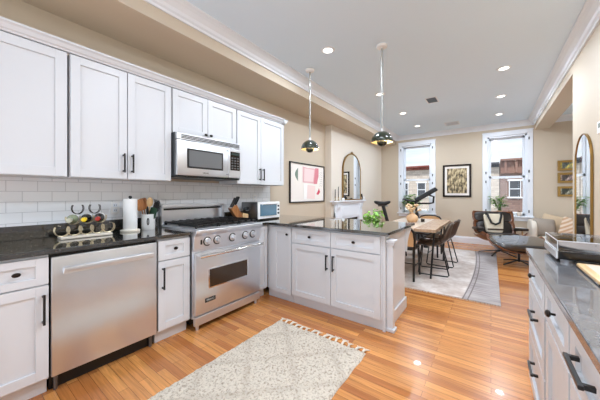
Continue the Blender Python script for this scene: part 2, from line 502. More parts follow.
def text(s, size, loc, rot, m, parent, name='lettering', ext=.0004, align='CENTER'):
    cu = bpy.data.curves.new(name, 'FONT'); cu.body = s; cu.size = size; cu.extrude = ext; cu.align_x = align; cu.align_y = 'CENTER'
    t = bpy.data.objects.new(name, cu); C.objects.link(t)
    bpy.context.view_layer.update()
    me = bpy.data.meshes.new_from_object(t)
    bpy.data.objects.remove(t)
    me.materials.clear(); me.materials.append(m)
    o = bpy.data.objects.new(name, me); C.objects.link(o)
    q = parent; org = Vector((0, 0, 0))
    while q is not None: org += q.location; q = q.parent
    me.transform(Matrix.Translation(Vector(loc) - org) @ Euler(rot).to_matrix().to_4x4())
    if parent: o.parent = parent
    return o
text('VIKING', .028, (-2.1605, 1.4875, .255), (PI / 2, 0, PI / 2), M['chrome'], od, 'badge_lettering')
B().rbox(-2.2, -2.165, ry0 + .008, ry1 - .008, .045, .125, .005).build('lower_panel', M['steel'], r)
for x, y in ((-2.2, ry0 + .05), (-2.2, ry1 - .05), (-2.75, ry0 + .05), (-2.75, ry1 - .05)):
    B().cyl((x, y, 0), (x, y, .11), .016).build('leg', M['steel'], r)
# burner grates: cast-iron lattice in three sections, burners under them
b0 = B().box(-2.79, -2.2, ry0 + .03, ry1 - .03, .929, .9345).build('burner_pan', M['steel'], r)
n3 = 3; w3 = (ry1 - ry0 - .06) / n3
for k in range(n3):
    ya = ry0 + .03 + k * w3 + .004; yb = ya + w3 - .008
    b = B()
    for x in (-2.78, -2.5, -2.2): b.rbox(x - .007, x + .007, ya, yb, .944, .968, .003, 1)
    for t in (0, .33, .67, 1):
        y = ya + .007 + t * (yb - ya - .014)
        b.rbox(-2.78, -2.165, y - .0065, y + .0065, .952, .975, .003, 1)
    for x in (-2.77, -2.21):
        for y in (ya + .01, yb - .01): b.box(x - .007, x + .007, y - .007, y + .007, .932, .955)
    b.build('burner_grate', M['black'], r)
    for x in (-2.64, -2.35):
        y = (ya + yb) / 2
        B().lathe((x, y, .934), [(.05, 0), (.05, .008), (.036, .01), (.036, .02), (.0, .022)], 20).build('burner', M['black'], r)
B().rbox(-2.85, -2.81, ry0, ry1 - .06, .90, 1.145, .006).rbox(-2.85, -2.765, ry0, ry1 - .06, 1.115, 1.15, .006).rbox(-2.83, -2.77, ry0, ry0 + .02, .93, 1.14, .004).rbox(-2.83, -2.77, ry1 - .08, ry1 - .06, .93, 1.14, .004).build('backguard', M['steel'], r)
b = B().box(-2.795, -2.79, ry0 + .03, ry1 - .09, 1.085, 1.105)
b.build('vent_slot', M['black'], r)

# ---- peninsula, face plane y = 2.355
F = FP(2.36)
r = base_cab(F, -2.236, -1.854, .6, 'white peninsula corner cabinet with one narrow knob door', 'cabinets of the peninsula', toe_w=-.02)
shaker(F, -2.14, -1.856, .085, .868, 'door', r, knob=(-1.905, .79), st=.055)
r = base_cab(F, -1.852, -.80, .6, 'wide white peninsula cabinet with two knob drawers over two doors', 'cabinets of the peninsula', toe_w=-.02)
for a, c, hu in ((-1.845, -1.335, -1.372), (-1.332, -.815, -1.295)):
    shaker(F, a, c, .705, .868, 'drawer', r, knob=((a + c) / 2, .79))
    shaker(F, a, c, .105, .699, 'door', r, handle=(hu, .47, .63))
r = thing('end_panel', 'white panelled peninsula end with a turned corner post under the overhang', 'cabinet panel', (-.78, 2.68, 0))
B().box(-.799, -.775, 2.36, 3.02, 0, .884).build('panel', M['cab'], r)
b = B().rbox(-.775, -.715, 2.395, 2.455, .0, .84, .006)
b.rbox(-.775, -.700, 2.38, 2.47, .0, .03, .006).rbox(-.775, -.702, 2.383, 2.467, .79, .812, .005).rbox(-.775, -.694, 2.375, 2.475, .812, .842, .006)
b.build('corner_post', M['cab'], r)
B().rbox(-.775, -.755, 2.455, 3.03, 0, .12, .006).build('base_moulding', M['cab'], r)
B().prism([(3.02, .884), (3.02, .62), (3.05, .64), (3.07, .72), (3.14, .80), (3.22, .84), (3.24, .884)], 'x', -.80, -.755).build('bracket', M['cab'], r)
B().box(-2.84, -.80, 2.97, 3.0, 0, .884).build('back_panel', M['cab'], r)

# ---- worktops
r = thing('worktop', 'black granite worktop with upstand left of the gas range', 'countertop', (-2.53, .6, .885))
B().rbox(-2.85, -2.2, -.1, 1.316, .885, .915, .004).build('slab', M['granite'], r)
B().rbox(-2.852, -2.83, -.1, 1.316, .915, 1.02, .003).build('upstand', M['granite'], r)
r = thing('worktop', 'black granite worktop topping the peninsula and corner right of the range', 'countertop', (-1.8, 2.8, .885))
b = B().prism([(-2.85, 2.168), (-2.2, 2.168), (-2.2, 2.31), (-.735, 2.31), (-.735, 3.32), (-2.85, 3.32)], 'z', .885, .915)
b.build('slab', M['granite'], r, bev=.004)
B().rbox(-2.852, -2.83, 2.168, 3.25, .915, 1.02, .003).build('upstand', M['granite'], r)

# ---- upper cabinets, face plane x = -2.52
FU = FL(-2.52)
def upper(u0, u1, z0, z1, label):
    r = thing('wall_cabinet', label, 'cabinet', (-2.69, (u0 + u1) / 2, z0), 'white wall cabinets over the range wall')
    B(FU).box(u0 + .002, u1 - .002, -.33, 0, z0, z1).build('body', M['cab'], r)
    return r
r = upper(-.30, .522, 1.385, 2.30, 'tall white wall cabinet at the far left end of the row')
shaker(FU, -.29, .10, 1.387, 2.297, 'door', r, st=.064)
shaker(FU, .105, .516, 1.387, 2.297, 'door', r, st=.064)
r = upper(.528, 1.288, 1.385, 2.30, 'double-door white wall cabinet left of the microwave, above the paper towels')
shaker(FU, .532, .905, 1.387, 2.297, 'door', r, handle=(.875, 1.44, 1.60))
shaker(FU, .908, 1.284, 1.387, 2.297, 'door', r, handle=(.94, 1.44, 1.60))
r = upper(1.292, 2.086, 1.865, 2.30, 'short white wall cabinet with two black knobs above the microwave')
shaker(FU, 1.296, 1.685, 1.867, 2.297, 'door', r, knob=(1.655, 1.90))
shaker(FU, 1.688, 2.082, 1.867, 2.297, 'door', r, knob=(1.72, 1.90))
r = upper(2.09, 2.985, 1.385, 2.30, 'double-door white wall cabinet right of the microwave, at the row end')
shaker(FU, 2.094, 2.50, 1.387, 2.297, 'door', r, handle=(2.47, 1.44, 1.60))
shaker(FU, 2.503, 2.981, 1.387, 2.297, 'door', r, handle=(2.535, 1.44, 1.60))
r = thing('cabinet_crown', 'white crown moulding running along the top of the wall cabinets', 'moulding', (-2.5, 1.3, 2.3))
poly = [(-2.53, 2.302), (-2.492, 2.302), (-2.488, 2.312), (-2.475, 2.318), (-2.46, 2.34), (-2.445, 2.35), (-2.445, 2.362), (-2.53, 2.362)]
B().prism(poly, 'y', -.30, 3.012).build('front_moulding', M['cab'], r)
B().prism([(2.96 + (p[0] + 2.5), p[1]) for p in [(-2.53, 2.302)] + poly[1:]], 'x', -2.85, -2.445).build('return_moulding', M['cab'], r)

# ---- microwave over the range
r = thing('microwave', 'stainless over-the-range microwave with a dark window and keypad', 'microwave', (-2.65, 1.69, 1.43))
B().box(-2.85, -2.455, 1.296, 2.082, 1.44, 1.862).build('body', M['steel_dark'], r)
B().rbox(-2.455, -2.43, 1.30, 2.08, 1.795, 1.86, .004).build('vent_panel', M['steel'], r)
b = B()
for z in (1.812, 1.826, 1.840): b.box(-2.431, -2.4275, 1.345, 2.07, z - .004, z + .004)
b.build('vent_slats', M['dark_gap'], r)
dr = B().rbox(-2.455, -2.42, 1.30, 1.905, 1.445, 1.79, .006).build('door', M['steel'], r, smooth=True)
B().rbox(-2.42, -2.414, 1.40, 1.825, 1.52, 1.715, .004).build('window_frame', M['black'], dr)
B().box(-2.415, -2.4125, 1.418, 1.807, 1.537, 1.698).build('window', mat('grey_microwave_glass', (104, 106, 108), .12), dr)
b = B().rbox(-2.385, -2.372, 1.868, 1.886, 1.47, 1.765, .005)
for z in (1.485, 1.75): b.rbox(-2.42, -2.378, 1.871, 1.883, z - .007, z + .007, .003)
b.build('handle', M['steel'], dr, smooth=True)
text('VIKING', .022, (-2.4195, 1.61, 1.478), (PI / 2, 0, PI / 2), M['black'], dr, 'badge_lettering')
cp = B().rbox(-2.455, -2.42, 1.908, 2.082, 1.445, 1.79, .006).build('control_panel', M['steel'], r)
B().rbox(-2.42, -2.416, 1.93, 2.065, 1.535, 1.75, .004).build('keypad', M['glass_dark'], cp)
b = B()
for i in range(3):
    for j in range(5): b.box(-2.4165, -2.4145, 1.94 + i * .041, 1.968 + i * .041, 1.55 + j * .03, 1.566 + j * .03)
b.build('keys', M['steel_dark'], cp)
B().box(-2.4165, -2.4145, 1.94, 2.055, 1.71, 1.738).build('display', mat('keypad_display', (50, 62, 60), .2), cp)
B().rbox(-2.84, -2.44, 1.30, 2.08, 1.425, 1.446, .004).build('base_plate', M['black'], r)

# ---- right run, face plane x = .21
F = FR(.215)
r = thing('worktop', 'dark grey stone worktop along the right wall under the turntable', 'countertop', (.5, .9, .885))
B().rbox(.18, .79, -1.2, 2.2, .885, .915, .004).build('slab', M['soapstone'], r)
def rcab(u0, u1, label):
    r = base_cab(F, u0, u1, .57, label, 'grey-white base cabinets of the right run', m=M['cab_grey'])
    return r
G = dict(m=M['cab_grey'])
r = rcab(1.60, 2.19, 'far end right-hand base cabinet with one knob drawer above two bar-pull drawers')
shaker(F, 1.603, 2.187, .71, .868, 'drawer', r, knob=(1.945, .80), **G)
shaker(F, 1.603, 2.187, .415, .704, 'drawer', r, handle=('h', 1.82, 1.945, .60), **G)
shaker(F, 1.603, 2.187, .115, .409, 'drawer', r, handle=('h', 1.82, 1.945, .31), **G)
r = rcab(1.14, 1.585, 'middle right-hand base cabinet with a knob drawer over a plain grey door')
shaker(F, 1.145, 1.583, .71, .868, 'drawer', r, knob=(1.37, .80), **G)
shaker(F, 1.145, 1.560, .115, .704, 'door', r, **G)
B(F).box(1.563, 1.585, .001, .004, .115, .70).build('gap_shade', M['dark_gap'], r)  # black strip painting in the shade of the gap between cabinets
r = rcab(.30, 1.13, 'nearest right-hand base cabinet with black-posted bar-pull drawers')
shaker(F, .60, 1.125, .71, .868, 'drawer', r, handle=('h', .90, 1.04, .80), **G)
shaker(F, .60, 1.125, .415, .704, 'drawer', r, handle=('h', .80, .94, .60), **G)
shaker(F, .60, 1.125, .115, .409, 'drawer', r, handle=('h', .80, .94, .31), **G)

# ------------------------------------------------------------------ ceiling fittings
dl_labels = {0: 'round recessed ceiling light nearest the camera, left of the pendant rods', 1: 'round recessed ceiling light half hidden behind the right pendant rod',
             2: 'round recessed ceiling light nearest on the right half of the ceiling', 3: 'second recessed ceiling light from the front on the right side',
             4: 'recessed ceiling light just beyond the right pendant, left of the dark vent', 5: 'third and farthest recessed ceiling light on the right, near the front window',
             6: 'farthest recessed ceiling light on the left, beside the pale vent'}
for i, (x, y) in enumerate(DOWNLIGHTS_AND_FILL):
    if i < 7:
        r = thing('recessed_light', dl_labels[i], 'ceiling light', (x, y, ZC), 'recessed ceiling lights')
        B().lathe((x, y, ZC), [(.055, -.004), (.056, -.010), (.075, -.008), (.082, 0)], 28, cap=False).build('trim_ring', M['trim'], r, smooth=True)
        B().lathe((x, y, ZC), [(.0, -.004), (.056, -.004), (.056, -.001), (.0, -.001)], 28, cap=False).build('diffuser', M['lamp_glow'], r)
    area_lamp('downlight_or_fill_lamp', (x, y, ZC - .02), (0, 0, 0), .11, .11, LAMP_W * (.78 if y > 4 else 1.05), (.86, .955, 1.09), 'DISK')
for (x, y, sx, sy, m, lab) in ((-.853, 5.156, .15, .28, M['steel_dark'], 'dark louvred ceiling vent between the two rows of recessed lights'),
                           (-.75, 7.15, .26, .30, M['trim'], 'pale slotted ceiling vent near the front wall')):
    r = thing('ceiling_vent', lab, 'vent', (x, y, ZC), 'ceiling vents')
    b = B(); sx /= 2; sy /= 2
    b.box(x - sx - .02, x + sx + .02, y - sy - .02, y - sy, ZC - .008, ZC).box(x - sx - .02, x + sx + .02, y + sy, y + sy + .02, ZC - .008, ZC)
    b.box(x - sx - .02, x - sx, y - sy, y + sy, ZC - .008, ZC).box(x + sx, x + sx + .02, y - sy, y + sy, ZC - .008, ZC)
    b.build('frame', M['trim'], r)
    B().box(x - sx, x + sx, y - sy, y + sy, ZC - .003, ZC - .0005).build('backing', M['dark_gap'], r)
    b = B(); k = y - sy + .012
    while k < y + sy: b.box(x - sx, x + sx, k - .003, k + .003, ZC - .008, ZC - .003); k += .018
    b.build('louvres', m, r)

M['rod'] = mat('satin_nickel', (150, 150, 146), .45, .6)
M['pendant_green'] = mat('dark_green_enamel', (40, 46, 36), .12, coat=.5)
M['pendant_gold'] = mat('pendant_inner_cream', (240, 222, 178), .4)
for x, y, zt, lab in ((-1.985, 2.92, 1.995, 'dark green dome pendant lamp nearer the wall cabinets, smaller in view'), (-1.0, 2.93, 1.975, 'dark green dome pendant lamp over the peninsula end, the larger in view')):
    r = thing('pendant_lamp', lab, 'pendant lamp', (x, y, ZC), 'pendant lamps over the peninsula')
    B().lathe((x, y, ZC), [(0, -.03), (.03, -.03), (.055, -.022), (.062, -.006), (.062, 0)], 28).build('canopy', M['white'], r, smooth=True)
    B().cyl((x, y, zt - .01), (x, y, ZC - .028), .010, n=12).build('rod', M['rod'], r, smooth=True)
    R_ = .122; outer = []; inner = []
    for k in range(11):
        a = PI / 2 * k / 10
        outer.append((R_ * math.sin(a) if k else .001, zt - .122 + .122 * math.cos(a)))
        inner.append(((R_ - .004) * math.sin(a) if k else .001, zt - .122 + .118 * math.cos(a)))
    B().lathe((x, y, 0), outer + [(R_, zt - .128)], 40, cap=False).build('shade', M['pendant_green'], r, smooth='all')
    B().lathe((x, y, 0), [(p[0], p[1]) for p in inner] + [(R_ - .004, zt - .128)], 40, cap=False).build('shade_lining', M['pendant_gold'], r, smooth='all')
    low = [(.001, zt - .172)] + [(.058 * math.cos(a), zt - .118 + .056 * math.sin(a)) for a in [-PI / 2 * (1 - k / 8) for k in range(1, 9)]] + [(.05, zt - .112), (.001, zt - .11)]
    B().lathe((x, y, 0), low, 32, cap=False).build('lower_cup', M['pendant_green'], r, smooth='all')
    B().lathe((x, y, 0), [(.001, zt - .06), (.02, zt - .065), (.03, zt - .085), (.03, zt - .1), (.02, zt - .112)], 20, cap=False).build('bulb', M['lamp_glow'], r, smooth='all')
    B().cyl((x, y, zt - .004), (x, y, zt + .03), .016).build('neck', M['steel'], r)
    pl = bpy.data.lights.new('pendant_bulb_light', 'POINT'); pl.energy = 2.2; pl.color = (1, .9, .74); pl.shadow_soft_size = .02
    po = bpy.data.objects.new('pendant_bulb_light', pl); po.location = (x, y, zt - .10 + .045 - .0); po.location.z = zt - .085; C.objects.link(po); po.location.x += .045
    for k in range(3):
        a = 2 * PI * k / 3 + .4
        B().cyl((x + math.cos(a) * .055, y + math.sin(a) * .055, zt - .118), (x + math.cos(a) * .06, y + math.sin(a) * .06, zt - .018), .0025, n=8).build('hanger', M['brass'], r)

# ------------------------------------------------------------------ worktop items, left
ZT = .915
# wine rack: pale slab, five wire cradles, tall loops
wy, wx = .66, -2.63
M['wire'] = mat('champagne_wire', (206, 192, 160), .28, .85)
r = thing('wine_rack', 'pale-based curled wire wine rack holding dark bottles on the black worktop', 'wine rack', (wx, wy, ZT))
B().rbox(wx - .055, wx + .055, wy - .165, wy + .165, ZT + .001, ZT + .02, .006).build('base', mat('cream_marble', (236, 226, 210), .3), r, smooth=True)
for i in range(5):
    yc = wy - .148 + i * .074
    for x in (wx - .014, wx + .014):
        pts = [(x, yc + .044 * math.cos(a), ZT + .068 + .047 * math.sin(a)) for a in [PI * .82 + (PI * 1.36) * k / 18 for k in range(19)]]
        B().tube(pts, .0032, 8).build('cradle', M['wire'], r, smooth=True)
for x in (wx - .014, wx + .014):
    for i in range(3):
        yc = wy - .082 + i * .085
        pts = [(x, yc + .045 * math.cos(a), ZT + .155 + .045 * math.sin(a)) for a in [PI * .9 + (PI * 1.2) * k / 16 for k in range(17)]]
        B().tube(pts, .0032, 8).build('upper_cradle', M['wire'], r, smooth=True)
    for i in range(2):
        yc = wy - .055 + i * .11; s_ = 1 if i else -1
        pts = [(x, yc + .036 * math.cos(a), ZT + .232 + .045 * math.sin(a)) for a in [PI * .8 + (PI * 1.4) * k / 16 for k in range(17)]]
        B().tube(pts, .0028, 8).build('top_loop', M['bronze'], r, smooth=True)
for yc in (wy - .163, wy + .17):
    B().tube([(wx - .04, yc, ZT + .10), (wx + .04, yc, ZT + .10)], .003, 8).build('cross_wire', M['wire'], r)
def bottle(x, y, z, glassc, cap, lab, ang=0):
    r = thing('wine_bottle', lab, 'bottle', (x, y, z), 'wine bottles lying in the wire rack')
    prof = [(.0, -.115), (.03, -.115), (.034, -.108), (.0345, .04), (.031, .062), (.018, .09), (.0145, .105)]
    g = B().lathe((x, y, z), prof + [(.0142, .15), (.0, .15)], 24, 'x').build('glass_body', mat('bottle_glass', glassc, .08), r, smooth=True)
    B().lathe((x, y, z), [(.0148, .11), (.0155, .15), (.0165, .165), (.0165, .176), (.0, .178)], 20, 'x').build('capsule', mat('capsule_foil', cap, .35, .2), r, smooth=True)
    B().lathe((x, y, z), [(.0349, -.075), (.0349, .02)], 24, 'x', cap=False).build('paper_label', M['paper'], r, smooth='all')
    r.rotation_euler = (0, 0, ang)
    return r
bottle(wx, wy - .082, ZT + .152, (150, 160, 130), (190, 190, 170), 'pale green wine bottle lying at the left of the wire rack', -.35)
bottle(wx, wy + .003, ZT + .152, (26, 26, 20), (238, 205, 40), 'dark wine bottle with a yellow capsule in the middle of the rack', -.35)
bottle(wx, wy + .088, ZT + .152, (20, 18, 18), (170, 50, 40), 'black wine bottle with a red capsule at the right of the rack', -.35)

# paper towels
tx, ty = -2.68, .995
r = thing('paper_towel_holder', 'roll of white paper towels standing upright on a marble holder', 'paper towels', (tx, ty, ZT))
B().lathe((tx, ty, ZT), [(0, 0), (.076, 0), (.079, .006), (.079, .014), (.075, .018), (0, .018)], 32).build('base', mat('marble_base', (236, 228, 212), .3), r, smooth=True)
B().lathe((tx, ty, ZT), [(.02, .019), (.054, .019), (.056, .022), (.056, .297), (.054, .30), (.02, .30)], 36, cap=False).build('towel_roll', M['paper'], r, smooth=True)
B().lathe((tx, ty, ZT), [(.008, .018), (.008, .305), (.013, .307), (.014, .318), (.009, .328), (0, .329)], 16).build('post', M['black'], r, smooth=True)

# utensil crock
ux, uy = -2.70, 1.16
r = thing('utensil_crock', 'white ceramic crock full of cooking utensils beside the paper towels', 'utensil crock', (ux, uy, ZT))
B().lathe((ux, uy, ZT), [(0, 0), (.055, 0), (.058, .005), (.06, .14), (.063, .148), (.060, .15), (.055, .146), (.053, .012), (0, .01)], 32).build('jar', M['white'], r, smooth=True)
b = B(); b.tube([(ux + .0605 * math.cos(a) + (.012 if 2 < k < 8 else 0) * 0, uy + .0605 * math.sin(a), ZT + .08 + dz) for k, (a, dz) in enumerate([(-.45 + .12 * math.cos(t), .032 * math.sin(t)) for t in [2 * PI * q / 10 for q in range(10)]])], .004, 6, closed=True)
b.build('oval_mark', M['black'], r)
def handle_to(dx, dy, h): return [(ux + dx * .2, uy + dy * .2, ZT + .014), (ux + dx, uy + dy, ZT + h)]
def utensil(name, dx, dy, h, m, head, lab):
    r = thing(name, lab, 'utensil', (ux + dx * .2, uy + dy * .2, ZT + .014), 'utensils in the white crock')
    p0, p1 = [Vector(p) for p in handle_to(dx, dy, h)]
    B().tube([p0, (p0 + p1) / 2, p1], .0052, 8).build('handle', m, r, smooth=True)
    d = (p1 - p0).normalized(); q = p1 + d * .03
    ro = d.to_track_quat('Z', 'Y').to_euler()
    if head == 'spoon': B().pad(q, (.02, .062, .095), 1, 1, ro).build('spoon_bowl', m, r, smooth='all')
    elif head == 'spatula': B().pad(q, (.010, .07, .11), .35, .35, ro).build('blade', m, r, smooth=True)
    elif head == 'whisk':
        b = B()
        for k in range(5):
            a = PI * k / 5; R3 = ro.to_matrix()
            b.tube([Vector(p1) + R3 @ Vector((.03 * math.sin(t) * math.cos(a), .03 * math.sin(t) * math.sin(a), .05 - .055 * math.cos(t))) for t in [2 * PI * j / 14 for j in range(14)]], .0022, 6, closed=True)
        b.build('whisk_wires', m, r, smooth=True)
    else:
        b = B(); R3 = ro.to_matrix(); b.pad(q, (.012, .055, .07), .5, .5, ro)
        for k in (-2, -1, 0, 1, 2): b.tube([q + R3 @ Vector((0, k * .012, .03)), q + R3 @ Vector((.012, k * .013, .058))], .004, 6)
        b.build('fork_head', m, r, smooth=True)
utensil('wooden_spatula', -.01, -.06, .21, M['wood'], 'spatula', 'broad wooden spatula leaning left in the white crock')
utensil('wooden_spoon', .0, .012, .235, M['wood_light'], 'spoon', 'round wooden spoon standing in the middle of the crock')
utensil('wooden_turner', -.03, -.028, .22, M['wood'], 'spatula', 'wooden turner at the back of the white utensil crock')
utensil('black_ladle', .03, -.02, .15, M['black'], 'spoon', 'black nylon spoon low at the front of the crock')
utensil('pasta_fork', -.01, .07, .20, M['black'], 'fork', 'black slotted pasta fork leaning right in the crock')
utensil('whisk', .02, .055, .17, M['black'], 'whisk', 'black wire whisk leaning right in the crock')
utensil('green_spatula', .035, .02, .13, mat('green_silicone', (30, 64, 40), .5), 'spatula', 'small green silicone spatula at the front of the crock')

# wall outlet
def outlet(x, y, z, lab, fr):
    r = thing('wall_outlet', lab, 'outlet', fr(y, 0, z))
    B(fr).rbox(y - .036, y + .036, 0, .006, z - .058, z + .058, .003).build('cover_plate', M['white'], r)
    for dz in (-.024, .024):
        so = B(fr).rbox(y - .017, y + .017, .006, .0075, z + dz - .016, z + dz + .016, .0006).build('socket', M['trim'], r)
        B(fr).box(y - .009, y - .006, .0075, .0079, z + dz - .006, z + dz + .008).box(y + .006, y + .009, .0075, .0079, z + dz - .006, z + dz + .008).build('socket_slots', M['black'], so)
outlet(0, .93, 1.13, 'white double wall outlet on the tiles left of the paper towels', FL(XL + .008))
outlet(0, 2.72, 1.19, 'white double wall outlet on the tiles above the toaster oven', FL(XL + .008))

# knife block
kx, ky = -2.63, 2.25
r = thing('knife_block', 'slanted wooden knife block beside the gas range', 'knife block', (kx, ky, ZT))
R0 = Matrix.Rotation(-.35, 4, 'Z')
def KB(p): v = R0 @ (Vector(p) * 1.22); return (kx + v.x, ky + v.y, ZT + v.z)
fr = lambda u, w, z: KB((w, u, z))
b = B(fr); b.prism([(-.115, .13), (-.035, .005), (.02, .005), (.02, .04), (-.055, .175)], 'y', -.05, .05)
b.build('block', M['wood'], r, bev=.003)
B(fr).prism([(-.0, .001), (.075, .001), (.075, .07), (.015, .085)], 'y', -.05, .05).build('foot', M['wood_light'], r, bev=.003)
R2 = Vector((-.55, .83)).normalized()
for i in range(2):
    for j in range(3):
        u0, z0 = -.105 + i * .035 + .008, .142 + i * .026
        wv = -.03 + j * .03
        kr = thing('kitchen_knife', 'black-handled knife standing in the slanted wooden block', 'knife', KB((wv, u0, z0)), 'knives in the wooden block')
        # handle continues the slot direction out of the block's upper face
        L = .11 - .015 * i
        p0 = Vector((u0, wv, z0)); p1 = Vector((u0 - .52 * L * .2 + .5 * L, wv, z0 + .87 * L))
        p1 = Vector((u0 + .45 * L, wv, z0 + .9 * L))
        B(fr).tube([p0, p0.lerp(p1, .5) + Vector((.002, 0, 0)), p1], [.012, .0145, .012], 8, r2=.009).build('handle', M['black'], kr, smooth=True)
        B(fr).cyl(p0 - (p1 - p0) * .12, p0 + (p1 - p0) * .05, .007, n=8).build('bolster', M['steel'], kr)
r2_ = thing('kitchen_scissors', 'black-handled scissors lying out of the front of the knife block', 'scissors', KB((0, .05, .09)))
b = B(fr)
for s_ in (-1, 1): b.tube([(.07 + .028 * math.cos(t), s_ * .016, .12 + .02 * math.sin(t)) for t in [2 * PI * q / 12 for q in range(12)]], .005, 6, closed=True)
b.tube([(.045, -.01, .115), (.015, 0, .09)], .006, 6)
b.tube([(.045, .01, .115), (.015, 0, .09)], .006, 6)
b.build('grips', M['black'], r2_, smooth=True)

# toaster oven in the corner
ox0, ox1, oy0, oy1 = -2.74, -2.43, 2.37, 2.79
r = thing('toaster_oven', 'small silver toaster oven with a bluish glass door in the counter corner', 'toaster oven', (-2.6, 2.55, ZT))
B().rbox(ox0, ox1, oy0, oy1, ZT + .018, ZT + .235, .008).build('body', M['steel_dark'], r, smooth=True)
fb = B().rbox(ox1 - .002, ox1 + .014, oy0 - .002, oy1 + .002, ZT + .018, ZT + .24, .005).build('front_frame', M['white'], r)
dr = B().rbox(ox1 + .012, ox1 + .022, oy0 + .035, oy1 - .07, ZT + .055, ZT + .21, .003).build('door', mat('blue_grey_glass', (96, 128, 148), .08), r)
b = B().tube([(ox1 + .045, oy0 + .05, ZT + .205), (ox1 + .045, oy1 - .085, ZT + .205)], .006, 8)
for y in (oy0 + .06, oy1 - .095): b.cyl((ox1 + .018, y, ZT + .205), (ox1 + .045, y, ZT + .205), .004, n=8)
b.build('handle', M['chrome'], dr, smooth=True)
for z in (.08, .13, .18): B().lathe((ox1 + .012, oy1 - .034, ZT + z), [(.013, 0), (.013, .014), (.01, .018), (0, .018)], 16, 'x').build('dial', M['black'], r, smooth=True)
for x in (ox0 + .03, ox1 - .02):
    for y in (oy0 + .03, oy1 - .03): B().cyl((x, y, ZT), (x, y, ZT + .02), .014).build('foot', M['black'], r)

# ------------------------------------------------------------------ right worktop items
qx0, qx1, qy0, qy1 = .27, .71, 1.82, 2.17
r = thing('turntable', 'black record turntable under a clear dust cover on the stone worktop', 'turntable', (.49, 2.0, ZT))
B().rbox(qx0, qx1, qy0, qy1, ZT + .018, ZT + .056, .005).build('plinth', mat('gloss_black', (16, 15, 15), .12), r)
B().rbox(qx0 - .006, qx0 + .002, qy0, qy1, ZT + .019, ZT + .055, .002).build('side_panel', M['steel'], r)
for x in (qx0 + .04, qx1 - .04):
    for y in (qy0 + .04, qy1 - .04): B().lathe((x, y, ZT), [(0, 0), (.024, 0), (.026, .012), (.02, .021), (0, .021)], 18).build('foot', M['steel'], r, smooth=True)
B().lathe((.44, 2.0, ZT), [(0, .056), (.148, .056), (.152, .058), (.152, .066), (.146, .067), (0, .067)], 48).build('platter', M['steel_dark'], r, smooth=True)
B().lathe((.44, 2.0, ZT), [(0, .0675), (.148, .0675), (.148, .0695), (0, .070)], 48).build('slip_mat', mat('felt_grey', (150, 140, 134), .8), r, smooth=True)
B().cyl((.44, 2.0, ZT + .067), (.44, 2.0, ZT + .080), .0035, n=8).build('spindle', M['chrome'], r)
b = B().lathe((.655, 2.1, ZT), [(0, .056), (.028, .056), (.028, .076), (.018, .078), (.018, .10), (0, .102)], 20)
ta = b.build('tonearm_base', M['steel_dark'], r, smooth=True)
B().tube([(.655, 2.14, ZT + .078), (.655, 2.1, ZT + .078), (.652, 1.96, ZT + .092), (.62, 1.89, ZT + .084), (.6, 1.875, ZT + .082)], .0045, 8).build('tonearm', M['chrome'], r, smooth=True)
B().cyl((.655, 2.13, ZT + .078), (.655, 2.16, ZT + .078), .013).build('counterweight', M['black'], r)
B().rbox(.64, .67, 1.86, 1.89, ZT + .056, ZT + .085, .003).build('speed_switch', M['chrome'], r)
# dust cover: five thin clear acrylic sides with pale edges
acr = M['glass']; zc0, zc1 = ZT + .058, ZT + .108; t_ = .004
b = B().box(qx0, qx1, qy0, qy0 + t_, zc0, zc1).box(qx0, qx1, qy1 - t_, qy1, zc0, zc1).box(qx0, qx0 + t_, qy0 + t_, qy1 - t_, zc0, zc1).box(qx1 - t_, qx1, qy0 + t_, qy1 - t_, zc0, zc1).box(qx0, qx1, qy0, qy1, zc1, zc1 + t_)
b.build('dust_cover', acr, r)
b = B()
for a, c in (((qx0, qy0), (qx1, qy0)), ((qx0, qy1), (qx1, qy1)), ((qx0, qy0), (qx0, qy1)), ((qx1, qy0), (qx1, qy1))):
    b.cyl((a[0], a[1], zc1 + .002), (c[0], c[1], zc1 + .002), .002, n=6)
for a in ((qx0, qy0), (qx0, qy1), (qx1, qy0), (qx1, qy1)): b.cyl((a[0], a[1], zc0), (a[0], a[1], zc1), .002, n=6)
b.cyl((qx0, qy0, zc0 + .003), (qx0, qy1, zc0 + .003), .004, n=6)
b.build('cover_edge', mat('acrylic_edge', (226, 228, 230), .2), r)
r = thing('cutting_board', 'wooden cutting board with a dark edge on the right worktop', 'cutting board', (.54, 1.56, ZT))
B().rbox(.325, .72, 1.44, 1.765, ZT + .001, ZT + .020, .006).build('board', M['wood_light'], r)
B().rbox(.35, .695, 1.465, 1.74, ZT + .0195, ZT + .0215, .001).build('inset', mat('board_inlay', (226, 206, 188), .35), r)
B().rbox(.323, .722, 1.438, 1.767, ZT + .001, ZT + .007, .002).build('dark_rim', M['bronze'], r)
r = thing('thermostat', 'small white thermostat box on the right wall above the turntable', 'thermostat', (.79, 3.42, 1.86))
B().rbox(.775, .80, 3.34, 3.50, 1.80, 1.91, .006).build('case', M['white'], r)
B().box(.774, .776, 3.38, 3.46, 1.85, 1.89).build('display', mat('lcd_grey', (150, 160, 152), .2), r)

